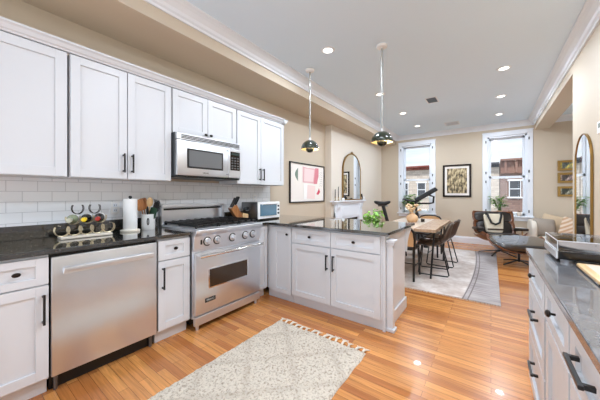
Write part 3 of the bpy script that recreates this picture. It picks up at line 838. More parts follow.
# ------------------------------------------------------------------ rugs
def shag(x0, x1, y0, y1, nx, ny, amp, name, m, parent, base=.012, edge=True):
    def fn(u, v):
        x = x0 + (x1 - x0) * u; y = y0 + (y1 - y0) * v
        h = base + amp * noise.noise(Vector((x * 38, y * 38, 0))) + amp * .7 * noise.noise(Vector((x * 95, y * 95, 3)))
        du = min(u, 1 - u) * (x1 - x0); dv = min(v, 1 - v) * (y1 - y0)
        k = min(1, min(du, dv) / .012) if edge else 1
        jx = .006 * noise.noise(Vector((y * 9, 1, 5))); jy = .006 * noise.noise(Vector((x * 9, 8, 2)))
        return (x + jx, y + jy, max(.002, h * k + .002))
    return B().grid(fn, nx, ny).build(name, m, parent, smooth='all')
def rug_mat():
    m = mat('shaggy_wool', (216, 204, 186), .95, spec=.1)
    n, l, b = nodes(m)
    tc = n.new('ShaderNodeTexCoord')
    t = n.new('ShaderNodeTexNoise'); t.inputs['Scale'].default_value = 60; t.inputs['Detail'].default_value = 4; t.inputs['Roughness'].default_value = .7
    l.new(tc.outputs['Object'], t.inputs['Vector'])
    r = n.new('ShaderNodeValToRGB'); r.color_ramp.elements[0].position = .33; r.color_ramp.elements[0].color = lin((146, 132, 116))
    r.color_ramp.elements[1].position = .52; r.color_ramp.elements[1].color = lin((208, 197, 181))
    l.new(t.outputs['Fac'], r.inputs[0])
    # faint woven lozenges
    sp = n.new('ShaderNodeSeparateXYZ'); l.new(tc.outputs['Object'], sp.inputs[0])
    def math_(op, a, c=None, v=None):
        q = n.new('ShaderNodeMath'); q.operation = op
        l.new(a, q.inputs[0])
        if c is not None: l.new(c, q.inputs[1])
        if v is not None: q.inputs[1].default_value = v
        return q.outputs[0]
    xs_ = math_('MULTIPLY', sp.outputs[0], v=2 * PI / .46); ys_ = math_('MULTIPLY', sp.outputs[1], v=2 * PI / .46)
    a = math_('COSINE', math_('ADD', xs_, ys_)); c = math_('COSINE', math_('SUBTRACT', xs_, ys_))
    mn = math_('MAXIMUM', a, c)
    wv = n.new('ShaderNodeTexNoise'); wv.inputs['Scale'].default_value = 5; l.new(tc.outputs['Object'], wv.inputs['Vector'])
    g = n.new('ShaderNodeMapRange'); g.inputs[1].default_value = .8; g.inputs[2].default_value = 1.0; g.inputs[3].default_value = 0; g.inputs[4].default_value = .45
    l.new(mn, g.inputs[0])
    mul = math_('MULTIPLY', g.outputs[0], wv.outputs['Fac'])
    mx = n.new('ShaderNodeMixRGB'); l.new(mul, mx.inputs[0]); l.new(r.outputs[0], mx.inputs[1]); mx.inputs[2].default_value = lin((146, 130, 114))
    l.new(mx.outputs[0], b.inputs['Base Color'])
    return m
r = thing('shag_rug', 'cream shaggy kitchen rug with tasselled end on the oak floor', 'rug', (-1.24, 1.1, 0))
M['wool'] = rug_mat()
shag(-1.69, -.79, .05, 1.95, 130, 270, .008, 'pile', M['wool'], r)
M['tassel'] = mat('cream_yarn', (226, 216, 200), .9)
for i in range(15):
    x = -1.665 + i * .0607
    for s_ in (1,):
        y = 1.945; L = .055 + random.uniform(-.01, .015); dx = random.uniform(-.018, .018)
        b = B().tube([(x, y - .01, .012), (x + dx * .4, y + L * .35, .013), (x + dx, y + L * .6, .010)], [.008, .010, .008], 7)
        for k in range(5):
            e_ = (k - 2) * .009
            b.tube([(x + dx * .8, y + L * .5, .010), (x + dx + e_ * .8, y + L * .9, .008), (x + dx * 1.3 + e_ * 1.6, y + L * 1.25, .004)], .0032, 5)
        b.build('tassel', M['tassel'], r, smooth=True)

def dining_rug_mat():
    m = mat('faded_rug', (206, 194, 186), .95, spec=.1)
    n, l, b = nodes(m)
    tc = n.new('ShaderNodeTexCoord'); sp = n.new('ShaderNodeSeparateXYZ'); l.new(tc.outputs['Object'], sp.inputs[0])
    t = n.new('ShaderNodeTexNoise'); t.inputs['Scale'].default_value = 3.2; t.inputs['Detail'].default_value = 8; t.inputs['Roughness'].default_value = .7
    l.new(tc.outputs['Object'], t.inputs['Vector'])
    r = n.new('ShaderNodeValToRGB'); r.color_ramp.elements[0].position = .38; r.color_ramp.elements[0].color = lin((186, 170, 160))
    r.color_ramp.elements[1].position = .62; r.color_ramp.elements[1].color = lin((222, 214, 208)); l.new(t.outputs['Fac'], r.inputs[0])
    t2 = n.new('ShaderNodeTexNoise'); t2.inputs['Scale'].default_value = 1; t2.inputs['Detail'].default_value = 4
    mp = n.new('ShaderNodeMapping'); mp.inputs['Scale'].default_value = (3, 45, 1); l.new(tc.outputs['Object'], mp.inputs[0]); l.new(mp.outputs[0], t2.inputs['Vector'])
    r2 = n.new('ShaderNodeValToRGB'); r2.color_ramp.elements[0].position = .35; r2.color_ramp.elements[0].color = lin((142, 134, 134))
    r2.color_ramp.elements[1].position = .65; r2.color_ramp.elements[1].color = lin((190, 182, 178)); l.new(t2.outputs['Fac'], r2.inputs[0])
    # grey border field beyond a curved line x > c(y)
    def M_(op, a, v=None, c=None):
        q = n.new('ShaderNodeMath'); q.operation = op
        if hasattr(a, 'links'): l.new(a, q.inputs[0])
        else: q.inputs[0].default_value = a
        if v is not None: q.inputs[1].default_value = v
        if c is not None: l.new(c, q.inputs[1])
        return q.outputs[0]
    y2 = M_('POWER', M_('ABSOLUTE', M_('DIVIDE', sp.outputs[1], 2.0)), 2.)
    cx = M_('ADD', M_('MULTIPLY', y2, -.10), .78)      # curve, in rug coordinates
    d = M_('SUBTRACT', sp.outputs[0], c=cx)
    st = n.new('ShaderNodeMapRange'); st.inputs[1].default_value = -.01; st.inputs[2].default_value = .01; l.new(d, st.inputs[0])
    mx = n.new('ShaderNodeMixRGB'); l.new(st.outputs[0], mx.inputs[0]); l.new(r.outputs[0], mx.inputs[1]); l.new(r2.outputs[0], mx.inputs[2])
    ln = M_('LESS_THAN', M_('ABSOLUTE', M_('SUBTRACT', M_('ABSOLUTE', M_('SUBTRACT', d, .035)), .025)), .007)
    mx2 = n.new('ShaderNodeMixRGB'); l.new(ln, mx2.inputs[0]); l.new(mx.outputs[0], mx2.inputs[1]); mx2.inputs[2].default_value = lin((128, 118, 116))
    l.new(mx2.outputs[0], b.inputs['Base Color'])
    return m
r = thing('area_rug', 'large faded grey and blush rug with curved band under the dining table', 'rug', (-1.0, 5.25, 0))
B().rbox(-2.05, .09, 3.66, 6.85, .001, .010, .004).build('field', dining_rug_mat(), r)
M['fringe'] = mat('rug_fringe', (206, 186, 160), .95)
b = B()
for i in range(150):
    x = -2.04 + i * .0142 + random.uniform(-.003, .003)
    b.tube([(x, 3.668, .006), (x + random.uniform(-.006, .006), 3.625, .003)], .0028, 4)
fo = b.build('fringe', M['fringe'], r, kind='stuff')

# ------------------------------------------------------------------ chimney breast: mantel, mirror, oddments
r = thing('fireplace_mantel', 'white painted fireplace mantel on the left wall beyond the peninsula', 'mantel', (-2.7, 5.55, 0))
b = B().rbox(-2.708, -2.60, 4.72, 6.42, 1.085, 1.115, .006)
b.prism([(-2.708, 1.03), (-2.65, 1.03), (-2.64, 1.05), (-2.615, 1.085), (-2.708, 1.085)], 'y', 4.82, 6.36)
b.build('shelf', M['trim'], r)
B().rbox(-2.708, -2.665, 4.88, 6.3, .70, 1.03, .005).rbox(-2.665, -2.655, 5.2, 5.98, .75, .98, .003).build('frieze', M['trim'], r)
for y in (4.88, 6.08):
    b = B().rbox(-2.708, -2.655, y, y + .22, 0, .86, .005).rbox(-2.655, -2.645, y + .04, y + .18, .16, .80, .003).rbox(-2.708, -2.64, y - .01, y + .23, 0, .14, .005)
    b.build('pilaster', M['trim'], r)
    B().prism([(-2.665, 1.03), (-2.62, 1.03), (-2.625, .97), (-2.65, .91), (-2.655, .86), (-2.665, .86)], 'y', y + .05, y + .17).build('corbel', M['trim'], r)
B().rbox(-2.709, -2.70, 5.1, 6.08, 0, .70, .002).build('firebox_board', mat('firebox_black', (34, 32, 30), .7), r)

def arch_pts(yc, hw, z0, z1, n=24):
    pts = [(yc - hw, z0), (yc + hw, z0)]
    zc = z1 - hw
    return pts + [(yc + hw * math.cos(PI * k / n), zc + hw * math.sin(PI * k / n)) for k in range(n + 1)]
def arch_mirror(x, sgn, yc, hw, z0, z1, m, lab, wdt=.03, cat='mirror', dep=.03):
    r = thing('arched_mirror', lab, cat, (x, yc, z0))
    o = arch_pts(yc, hw, z0, z1); i_ = arch_pts(yc, hw - wdt, z0 + wdt, z1 - wdt)
    b = B()
    xs_ = [x, x + sgn * dep]
    for rings in ((o, i_),):
        fo, fi = [[b.v((xs_[1], p[0], p[1])) for p in q] for q in (o, i_)]
        bo, bi = [[b.v((xs_[0], p[0], p[1])) for p in q] for q in (o, i_)]
        b.bridge(fo, fi); b.bridge(bo, bi); b.bridge(fo, bo); b.bridge(fi, bi)
    b.build('frame', m, r, bev=.003)
    B().prism(i_, 'x', x + sgn * .004, x + sgn * (dep - .008)).build('glass', M['mirror'], r)
    return r
am = arch_mirror(-2.709, 1, 5.68, .42, 1.116, 2.22, M['brass'], 'arched mirror with a thin antique brass frame standing on the white mantel', .028)
B().prism([(5.62, 2.215), (5.66, 2.235), (5.68, 2.262), (5.70, 2.235), (5.74, 2.215)], 'x', -2.709, -2.68).build('crest', M['brass'], am)
arch_mirror(.799, -1, 4.00, .30, .02, 1.90, M['brass'], 'tall arched floor mirror with a brass frame against the right wall', .012, dep=.022)

for (y, h, lab) in ((4.86, .20, 'short dark taper candle on the mantel, the one left of the pair'), (5.0, .26, 'taller dark taper candle on the mantel beside the mirror')):
    x = -2.655
    r = thing('candlestick', lab, 'candlestick', (x, y, 1.116), 'candlesticks on the mantel')
    B().lathe((x, y, 1.116), [(0, 0), (.03, 0), (.03, .006), (.008, .014), (.007, .06), (.013, .066), (.013, .08), (0, .08)], 18).build('holder', M['brass'], r, smooth=True)
    B().lathe((x, y, 1.116), [(0, .075), (.010, .075), (.008, h + .04), (0, h + .045)], 12).build('candle', mat('candle_wax', (60, 52, 46), .5), r, smooth=True)
for (nm, y, w, h, m, lab) in (('glass_votive', 5.22, .035, .06, M['white'], 'little white votive cup at the mirror foot on the mantel'),
                      ('ceramic_jar', 6.14, .04, .10, M['terracotta'], 'small tan jar on the mantel just right of the mirror'),
                      ('dark_vase', 6.24, .03, .15, M['bronze'], 'slim dark bud vase on the mantel right of the tan jar'),
                      ('white_pot', 6.34, .045, .09, M['white'], 'rounded white pot at the right end of the mantel')):
    x = -2.65
    r = thing(nm, lab, 'ornament', (x, y, 1.116), 'ornaments on the mantel')
    B().lathe((x, y, 1.116), [(0, 0), (w * .7, 0), (w, h * .35), (w, h * .6), (w * .55, h * .85), (w * .6, h), (w * .5, h), (w * .45, h * .85), (0, h * .8)], 22).build('vessel', m, r, smooth=True)

# ------------------------------------------------------------------ framed pictures
M['artpaper'] = mat('art_paper', (244, 238, 230), .6)
# abstract pink poster on the left wall
r = thing('framed_poster', 'black-framed poster with pink abstract shapes on the left wall', 'picture', (XL, 4.15, 1.47))
fr = FL(XL)
def frame(fr, u0, u1, z0, z1, w, d, m, r, name='frame'):
    b = B(fr)
    b.box(u0, u0 + w, .001, d, z0, z1).box(u1 - w, u1, .001, d, z0, z1).box(u0 + w, u1 - w, .001, d, z0, z0 + w).box(u0 + w, u1 - w, .001, d, z1 - w, z1)
    return b.build(name, m, r, bev=.002)
frame(fr, 3.55, 4.72, 1.10, 1.84, .022, .03, M['black'], r)
B(fr).box(3.57, 4.70, .003, .012, 1.12, 1.82).build('print', M['artpaper'], r)
def blob(fr, pts, w, name, col, r): return B(fr).prism([(p[0], p[1]) for p in pts], 'y', w, w + .0012).build(name, mat(name + '_ink', col, .6), r)
def PF(pts): return pts
blob(fr, [(3.95, 1.48), (4.45, 1.46), (4.5, 1.76), (4.40, 1.77), (4.1, 1.76), (3.95, 1.78)], .0125, 'pink_shape', (232, 184, 186), r)
blob(fr, [(4.32, 1.46), (4.43, 1.46), (4.5, 1.62), (4.5, 1.78), (4.38, 1.78)], .0138, 'red_stroke', (216, 132, 142), r)
blob(fr, [(3.98, 1.5), (4.3, 1.5), (4.33, 1.74), (4.0, 1.75)], .0150, 'pale_wash', (244, 218, 216), r)
blob(fr, [(4.0, 1.18), (4.36, 1.16), (4.38, 1.42), (4.02, 1.44)], .0125, 'blush_shape', (244, 220, 214), r)
blob(fr, [(3.98, 1.16), (4.08, 1.16), (4.1, 1.46), (3.98, 1.46)], .0137, 'white_shape', (250, 248, 244), r)
blob(fr, [(3.80 - .09 * math.sin(PI * k / 12), 1.50 + .24 * k / 12) for k in range(13)], .0125, 'green_half_moon', (120, 140, 124), r)
blob(fr, [(4.42, 1.26), (4.49, 1.24), (4.56, 1.3), (4.52, 1.38), (4.47, 1.31)], .0125, 'red_mark', (208, 70, 92), r)
b = B(fr)
for k in range(7):
    for j in range(2):
        z = 1.42 + k * .045; b.tube([(4.55 + j * .06, .0128, z), (4.58 + j * .06, .0128, z + .018)], .003, 4)
b.build('ink_marks', mat('grey_ink', (120, 110, 110), .6), r)

am.location = (-2.670, 5.68, 1.116); am.rotation_euler = (0, 0, math.radians(-4.5))
# dark-framed print on the front wall
def FB(u, w, z): return (u, YF - w, z)
def landscape(r, fr, u0, u1, z0, z1, w, sky, land, dark, name='print'):
    m = mat(name + '_inks', sky, .5); n, l, b = nodes(m)
    tc = n.new('ShaderNodeTexCoord'); t = n.new('ShaderNodeTexNoise'); t.inputs['Scale'].default_value = 14; t.inputs['Detail'].default_value = 6
    mp = n.new('ShaderNodeMapping'); mp.inputs['Scale'].default_value = (1.6, 1, .7); l.new(tc.outputs['Object'], mp.inputs[0]); l.new(mp.outputs[0], t.inputs['Vector'])
    rr = n.new('ShaderNodeValToRGB'); e = rr.color_ramp.elements
    e[0].position = .36; e[0].color = lin(dark); e[1].position = .62; e[1].color = lin(sky)
    q = e.new(.5); q.color = lin(land)
    l.new(t.outputs['Fac'], rr.inputs[0]); l.new(rr.outputs[0], b.inputs['Base Color'])
    return B(fr).box(u0, u1, w, w + .002, z0, z1).build(name, m, r)
r = thing('framed_print', 'black-framed brown city print on the wall between the windows', 'picture', (-.72, YF, 1.6))
frame(FB, -1.04, -.40, 1.18, 2.03, .045, .03, M['bronze'], r)
B(FB).box(-1.0, -.44, .004, .012, 1.22, 1.99).build('mount', M['artpaper'], r)
landscape(r, FB, -.945, -.495, 1.28, 1.93, .0125, (214, 196, 156), (150, 132, 96), (62, 54, 42))
for i, (zc, sky, land, lab) in enumerate(((1.875, (236, 216, 90), (110, 120, 110), 'topmost of three small gilt-framed landscapes, with a yellow sky'), (1.61, (214, 190, 180), (96, 84, 80), 'middle one of the three small gilt-framed landscapes'), (1.315, (190, 190, 170), (70, 76, 60), 'lowest of the three small gilt-framed landscapes, above the sofa'))):
    r = thing('gilt_frame', lab, 'picture', (1.34, YF, zc), 'small gilt-framed landscapes')
    frame(FB, 1.17, 1.52, zc - .11, zc + .11, .045, .035, M['gold'], r)
    landscape(r, FB, 1.21, 1.48, zc - .07, zc + .07, .01, sky, land, (50, 50, 44))

# ------------------------------------------------------------------ dining set
r = thing('dining_table', 'plank-topped wooden dining table on slanted black metal legs', 'table', (-1.05, 4.85, 0))
for i, (a, c) in enumerate(((-1.47, -1.19), (-1.185, -.905), (-.90, -.62))):
    B().rbox(a, c, 4.02, 5.72, .715, .762, .005).build('plank', M['wood_table'] if i < 2 else M['wood_tan'], r)
for y in (4.33, 5.36):
    for s_ in (-1, 1):
        x1 = -1.045 + s_ * .36; x0 = -1.045 + s_ * .22
        B().tube([(x1, y, .72), (x1 - s_ * .03, y + (-.12 if y < 4.8 else .12), .012)], .014, 8).build('leg', M['black'], r)
    B().tube([(-1.40, y, .705), (-.69, y, .705)], .012, 8).build('cross_bar', M['black'], r)
B().tube([(-1.045, 4.33, .69), (-1.045, 5.36, .69)], .012, 8).build('stretcher', M['black'], r)
for y in (4.33, 5.36):
    for s_ in (-1, 1):
        B().tube([(-1.045 + s_ * .36, y, .70), (-1.045 + s_ * .02, 4.845, .45 if y < 4.8 else .45)], .009, 8).build('brace', M['black'], r)

def leather_chair(lab, grp):
    """bucket chair facing -X, built at the origin"""
    r = thing('leather_chair', lab, 'chair', (0, 0, 0), grp)
    def fn(u, v):   # u across (-1..1 in y), v from seat front to back top
        s_ = u * 2 - 1
        if v < .5:
            t = v / .5; x = -.22 + .40 * t; z = .47 - .02 * math.sin(PI * t) ; wd = .21 + .02 * t
            z += .035 * s_ * s_ * (.3 + t)
        else:
            t = (v - .5) / .5; x = .18 + .10 * t; z = .47 + .33 * t; wd = .23 - .045 * t * t
            x -= .07 * s_ * s_ * (1 - t * .4)
            z += .035 * s_ * s_ * 1.3 * (1 - t)
        if .38 < v < .62:
            k = 1 - abs(v - .5) / .12; x -= .03 * k; z += .02 * k
        wd *= 1 + 0 * v
        y = s_ * wd
        if v > .9: y *= 1 - ((v - .9) / .1) ** 2 * .12
        return (x, y, z)
    B().grid(fn, 14, 26).build('seat_shell', M['leather_brown'], r, smooth='all', solid=.022)
    for s_ in (-1, 1):
        b = B().tube([(-.16, s_ * .16, .44), (-.20, s_ * .215, .03), (-.19, s_ * .22, .012), (.0, s_ * .225, .010), (.20, s_ * .22, .012), (.215, s_ * .215, .03), (.12, s_ * .16, .44)], .0095, 8)
        b.build('sled_leg', M['black'], r, smooth=True)
    for x, z, y in ((-.16, .44, .165), (.12, .44, .165)):
        B().tube([(x, -y, z), (x, y, z)], .009, 8).build('seat_rail', M['black'], r)
    B().tube([(-.185, -.19, .2), (-.185, .19, .2)], .008, 8).build('footrest_bar', M['black'], r)
    return r
ch = leather_chair('brown leather bucket chair on black sled legs at the table, nearer the camera', 'leather bucket chairs at the table')
ch2 = copy_tree(ch); ch2['label'] = 'brown leather bucket chair at the table, behind the nearer leather one'
ch.location = (-.745, 4.62, .010); ch.rotation_euler = (0, 0, .12)
ch2.location = (-.71, 5.25, .010); ch2.rotation_euler = (0, 0, -.05)

def cane_chair(lab, grp):
    """bentwood chair facing +Y, built at the origin"""
    r = thing('cane_chair', lab, 'chair', (0, 0, 0), grp)
    B().pad((0, 0, .455), (.46, .44, .045), .4, .4).build('seat', M['leather_black'], r, smooth='all')
    # black bent frame: rear legs curving up into the back hoop
    hoop = [(-.22, -.20, .46), (-.232, -.225, .60), (-.225, -.24, .70), (-.18, -.25, .765), (-.09, -.255, .79), (0, -.257, .795), (.09, -.255, .79), (.18, -.25, .765), (.225, -.24, .70), (.232, -.225, .60), (.22, -.20, .46)]
    B().tube(hoop, .017, 10).build('back_hoop', M['black'], r, smooth=True)
    B().prism([(p[0] * .95, p[2] - (.0 if p[2] < .6 else .012)) for p in hoop[1:-1]] + [(.215, .50), (-.215, .50)], 'y', -.236, -.226).build('cane_panel', mat('natural_cane', (206, 160, 112), .6), r)
    for x in (-.2, .2):
        B().tube([(x, .17, .44), (x * 1.06, .2, .005)], [.019, .015], 8).build('leg', M['black'], r)
        B().tube([(x * 1.08, -.2, .47), (x * 1.1, -.22, .005)], [.019, .016], 8).build('leg', M['black'], r)
        B().tube([(x * 1.05, -.19, .2), (x * 1.03, .18, .2)], .008, 8).build('side_stretcher', M['black'], r)
    B().tube([(-.2, 0, .2), (.2, 0, .2)], .008, 8).build('cross_stretcher', M['black'], r)
    return r
cc = cane_chair('black-framed cane-backed chair at the near table end beside the peninsula', 'cane-backed chairs at the table ends')
cc2 = copy_tree(cc); cc2['label'] = 'cane-backed chair at the far table end, its curved top above the table'
cc.location = (-1.10, 4.13, .010); cc2.location = (-1.05, 5.86, .010); cc2.rotation_euler = (0, 0, PI)

# vase with dried flowers, candle
vx_, vy_ = -1.13, 4.90
r = thing('vase', 'round tan clay vase standing on the dining table', 'vase', (vx_, vy_, .762))
B().lathe((vx_, vy_, .762), [(0, 0), (.065, 0), (.09, .025), (.1, .065), (.09, .105), (.055, .135), (.04, .145), (.044, .155), (.036, .153), (.03, .14), (0, .13)], 28).build('body', M['terracotta'], r, smooth=True)
r2_ = thing('dried_flowers', 'bunch of peach dried flowers standing in the round clay vase', 'flowers', (vx_, vy_, .90))
bs, bf = B(), B()
rg = random.Random(3)
for k in range(16):
    a = rg.uniform(0, 2 * PI); q = rg.uniform(.02, .17); h = rg.uniform(.20, .31)
    p = (vx_ + q * math.cos(a), vy_ + q * math.sin(a), .762 + h)
    bs.tube([(vx_ + .008 * math.cos(a), vy_ + .008 * math.sin(a), .92), p], .0018, 4)
    for j in range(4): bf.pad((p[0] + rg.uniform(-.015, .015), p[1] + rg.uniform(-.015, .015), p[2] + rg.uniform(-.01, .015)), (.042, .042, .028), 1, 1, nu=8, nv=6)
bs.build('stems', M['wood_light'], r2_); bf.build('blossoms', mat('peach_petals', (222, 192, 152), .8), r2_, smooth='all')
r = thing('candle_cup', 'small dark glass candle cup beside the vase on the table', 'candle', (-.98, 5.02, .762))
B().lathe((-.98, 5.02, .762), [(0, 0), (.03, 0), (.034, .05), (.03, .05), (.028, .01), (0, .01)], 18).build('cup', M['glass_dark'], r, smooth=True)
B().lathe((-.98, 5.02, .762), [(0, .01), (.027, .01), (.027, .035), (0, .035)], 14).build('wax', M['white'], r)

# ------------------------------------------------------------------ plants
def leaf(b, base, d, L, w, droop=.3, n=4):
    d = Vector(d).normalized(); side = d.cross(Vector((0, 0, 1)))
    if side.length < .05: side = Vector((1, 0, 0))
    side.normalize(); prev = None
    for i in range(n + 1):
        t = i / n; c = Vector(base) + d * L * t + Vector((0, 0, -droop * L * t * t)); ww = w * math.sin(PI * min(.97, max(.06, t))) ** .7 / 2
        row = [b.v(c - side * ww + Vector((0, 0, .12 * ww))), b.v(c - Vector((0, 0, .1 * ww))), b.v(c + side * ww + Vector((0, 0, .12 * ww)))]
        if prev:
            b.face([prev[0], prev[1], row[1], row[0]]); b.face([prev[1], prev[2], row[2], row[1]])
        prev = row
def plant(name, c, potr, poth, potm, n, spread, h, L, w, lm, lab, cat='plant', seed=1, droop=.35, pot_name='pot'):
    rg = random.Random(seed)
    r = thing(name, lab, cat, c)
    B().lathe(c, [(0, 0), (potr * .72, 0), (potr * .78, .006), (potr, poth - .01), (potr, poth), (potr * .9, poth), (potr * .86, poth - .02), (0, poth - .02)], 24).build(pot_name, potm, r, smooth=True)
    B().lathe(c, [(0, poth - .022), (potr * .87, poth - .022), (potr * .87, poth - .015), (0, poth - .012)], 20).build('soil', mat('soil', (58, 42, 30), .9), r)
    bs, bl = B(), B()
    for k in range(n):
        a = rg.uniform(0, 2 * PI); q = rg.uniform(.15, 1) * spread; hh = poth + rg.uniform(.3, 1) * h
        p0 = Vector((c[0] + math.cos(a) * potr * .3, c[1] + math.sin(a) * potr * .3, c[2] + poth - .02))
        p1 = Vector((c[0] + math.cos(a) * q, c[1] + math.sin(a) * q, c[2] + hh))
        mid = p0.lerp(p1, .5) + Vector((0, 0, .12 * h))
        bs.tube([p0, mid, p1], .0025, 5)
        for j in range(5):
            t = .35 + .65 * j / 4; p = p0.lerp(mid, t * 2) if t < .5 else mid.lerp(p1, t * 2 - 1)
            aa = a + rg.uniform(-1.4, 1.4)
            leaf(bl, p, (math.cos(aa), math.sin(aa), rg.uniform(.1, .9)), L * rg.uniform(.7, 1.15), w * rg.uniform(.8, 1.2), droop)
    bs.build('stems', M['leaf'], r); bl.build('foliage', lm, r, smooth='all', solid=.0012)
    return r
# plant behind the peninsula, on a small stand
px_, py_ = -1.32, 3.48
r = thing('plant_stand', 'low wooden stand behind the peninsula carrying the bright green plant', 'stand', (px_, py_, 0))
B().lathe((px_, py_, 0), [(0, .56), (.15, .56), (.15, .585), (0, .585)], 28).build('top', M['wood'], r)
for k in range(3):
    a = 2 * PI * k / 3; B().tube([(px_ + .1 * math.cos(a), py_ + .1 * math.sin(a), .57), (px_ + .15 * math.cos(a), py_ + .15 * math.sin(a), .0)], .012, 8).build('leg', M['wood'], r)
plant('bright_plant', (px_, py_, .585), .09, .19, M['white'], 30, .10, .26, .09, .045, M['leaf_bright'], 'bright lime green leafy potted plant behind the peninsula worktop', seed=4, droop=.6)
plant('sill_plant', (-1.83, 7.86, .731), .055, .1, M['terracotta'], 40, .26, .40, .17, .075, M['leaf'], 'leafy green houseplant on the sill of the left window', seed=9)
plant('sill_plant', (.17, 7.86, .751), .06, .11, M['terracotta'], 22, .19, .34, .12, .055, M['leaf'], 'leafy green plant in a clay pot on the sill of the right window', seed=12)
for (x, rr, lab, c) in ((.36, .045, 'small white and tan round pot on the right window sill, nearest the tall plant', (232, 214, 192)), (.53, .045, 'small white round pot on the right window sill, nearest the window edge', (236, 226, 212))):
    r = thing('sill_pot', lab, 'pot', (x, 7.86, .751), 'round pots on the right window sill')
    B().lathe((x, 7.86, .751), [(0, 0), (rr * .7, 0), (rr, .03), (rr, .065), (rr * .8, .09), (rr * .7, .088), (0, .075)], 22).build('pot', mat('pot_glaze', c, .5), r, smooth=True)
    bl = B(); rg = random.Random(int(x * 99))
    for k in range(16): leaf(bl, (x, 7.86, .832), (rg.uniform(-1, 1), rg.uniform(-1, 1), 1.1), .07, .03, .2)
    bl.build('succulent', mat('dusty_pink_leaf', (170, 140, 120), .6), r, smooth='all', solid=.002)

# ------------------------------------------------------------------ exercise bike (built along +X then turned)
M['bike_black'] = mat('matte_black', (26, 26, 28), .4)
r = thing('exercise_bike', 'black exercise bike with a tilted screen in front of the left window', 'exercise bike', (0, 0, 0))
mb = M['bike_black']
B().rbox(-.50, -.42, -.27, .27, .0, .06, .015).build('rear_stabiliser', mb, r, smooth=True)
B().rbox(.48, .56, -.27, .27, .0, .06, .015).build('front_stabiliser', mb, r, smooth=True)
B().tube([(-.46, 0, .05), (-.12, 0, .32), (.12, 0, .50), (.38, 0, .72)], .035, 12).tube([(.52, 0, .05), (.40, 0, .40), (.36, 0, .78)], .035, 12).tube([(-.12, 0, .32), (.46, 0, .22)], .028, 12).build('main_frame', mb, r, smooth=True)
B().tube([(-.14, 0, .30), (-.22, 0, .60), (-.29, 0, .92)], .036, 12).build('seat_post', M['bike_black'], r, smooth=True)
B().tube([(-.40, 0, .93), (-.20, 0, .93)], .02, 10).build('seat_slider', M['steel_dark'], r)
B().pad((-.31, 0, .985), (.34, .24, .10), .7, .8, warp=lambda p: Vector((p.x, p.y * (1.0 if p.x < 0 else max(.28, 1 - p.x / .16)), p.z + .03 * (p.x / .14) ** 2))).build('saddle', mb, r, smooth='all')
B().lathe((.36, 0, .36), [(0, -.03), (.24, -.03), (.25, -.02), (.25, .02), (.24, .03), (0, .03)], 36, 'y').build('flywheel', M['steel_dark'], r, smooth=True)
B().lathe((-.02, 0, .34), [(0, -.06), (.09, -.055), (.09, .055), (0, .06)], 24, 'y').build('crank_cover', mb, r, smooth=True)
for s_ in (-1, 1):
    cr = B().tube([(-.02, s_ * .075, .34), (-.02 + s_ * .14, s_ * .085, .34 - s_ * .06)], .012, 8).build('crank_arm', M['steel'], r)
    B().rbox(-.02 + s_ * .14 - .05, -.02 + s_ * .14 + .05, s_ * .14 - .045, s_ * .14 + .045, .325 - s_ * .06, .35 - s_ * .06, .008).build('pedal', mb, cr)
B().tube([(.36, 0, .76), (.34, 0, 1.03)], .024, 12).build('handlebar_post', mb, r, smooth=True)
B().tube([(.10, -.20, 1.10), (.22, -.23, 1.07), (.34, -.16, 1.04), (.36, 0, 1.04), (.34, .16, 1.04), (.22, .23, 1.07), (.10, .20, 1.10)], .016, 10).build('handlebar', mb, r, smooth=True)
B().tube([(.36, 0, 1.0), (.58, 0, 1.0), (.66, 0, 1.02), (.67, 0, 1.16), (.58, 0, 1.20)], .020, 10).build('screen_arm', mb, r, smooth=True)
sc = B(lambda u, w, z: (.54 + (u * .80 + w * .60), z, 1.22 + (u * .60 - w * .80)))
sc.rbox(-.25, .21, -.045, .045, -.27, .27, .02).build('screen', mat('screen_black', (18, 18, 20), .5), r)
r.location = (-1.88, 6.68, .012); r.rotation_euler = (0, 0, .22); r.scale = (1.2, 1.05, 1.02)

# ------------------------------------------------------------------ lounge chair + ottoman, tote bag
M['shell'] = M['wood_dark']
def star_base(r, c, n, rad, h, rot=0):
    for k in range(n):
        a = 2 * PI * k / n + rot
        B().tube([(c[0], c[1], .09), (c[0] + .5 * rad * math.cos(a), c[1] + .5 * rad * math.sin(a), .06), (c[0] + rad * math.cos(a), c[1] + rad * math.sin(a), .018)], [.02, .018, .014], 8, r2=.011).build('base_leg', M['black'], r, smooth=True)
    B().cyl((c[0], c[1], .06), (c[0], c[1], h), .02).build('column', M['black'], r)
def curved_shell(r, w, ybk, z0, name, L=.5, tilt=0, rot=None, c=(0, 0, 0), curve=.09, m=None, t=.014):
    R3 = rot.to_matrix() if rot else Matrix.Identity(3)
    def fn(u, v):
        s_ = u * 2 - 1; q = v * 2 - 1
        p = Vector((s_ * w / 2 * (1 - .06 * abs(q) ** 4), q * L / 2 * (1 - .06 * abs(s_) ** 4), curve * (abs(s_) ** 2.4) + curve * .35 * abs(q) ** 3))
        return tuple(Vector(c) + R3 @ p)
    return B().grid(fn, 20, 14).build(name, m or M['shell'], r, smooth='all', solid=t)
r = thing('lounge_chair', 'low black leather lounge chair with a wooden shell by the right window', 'armchair', (0, 0, 0))
star_base(r, (0, 0), 5, .34, .26, .3)
rs_ = Euler((-.22, 0, 0)); rb_ = Euler((1.12, 0, 0)); rh_ = Euler((1.25, 0, 0))
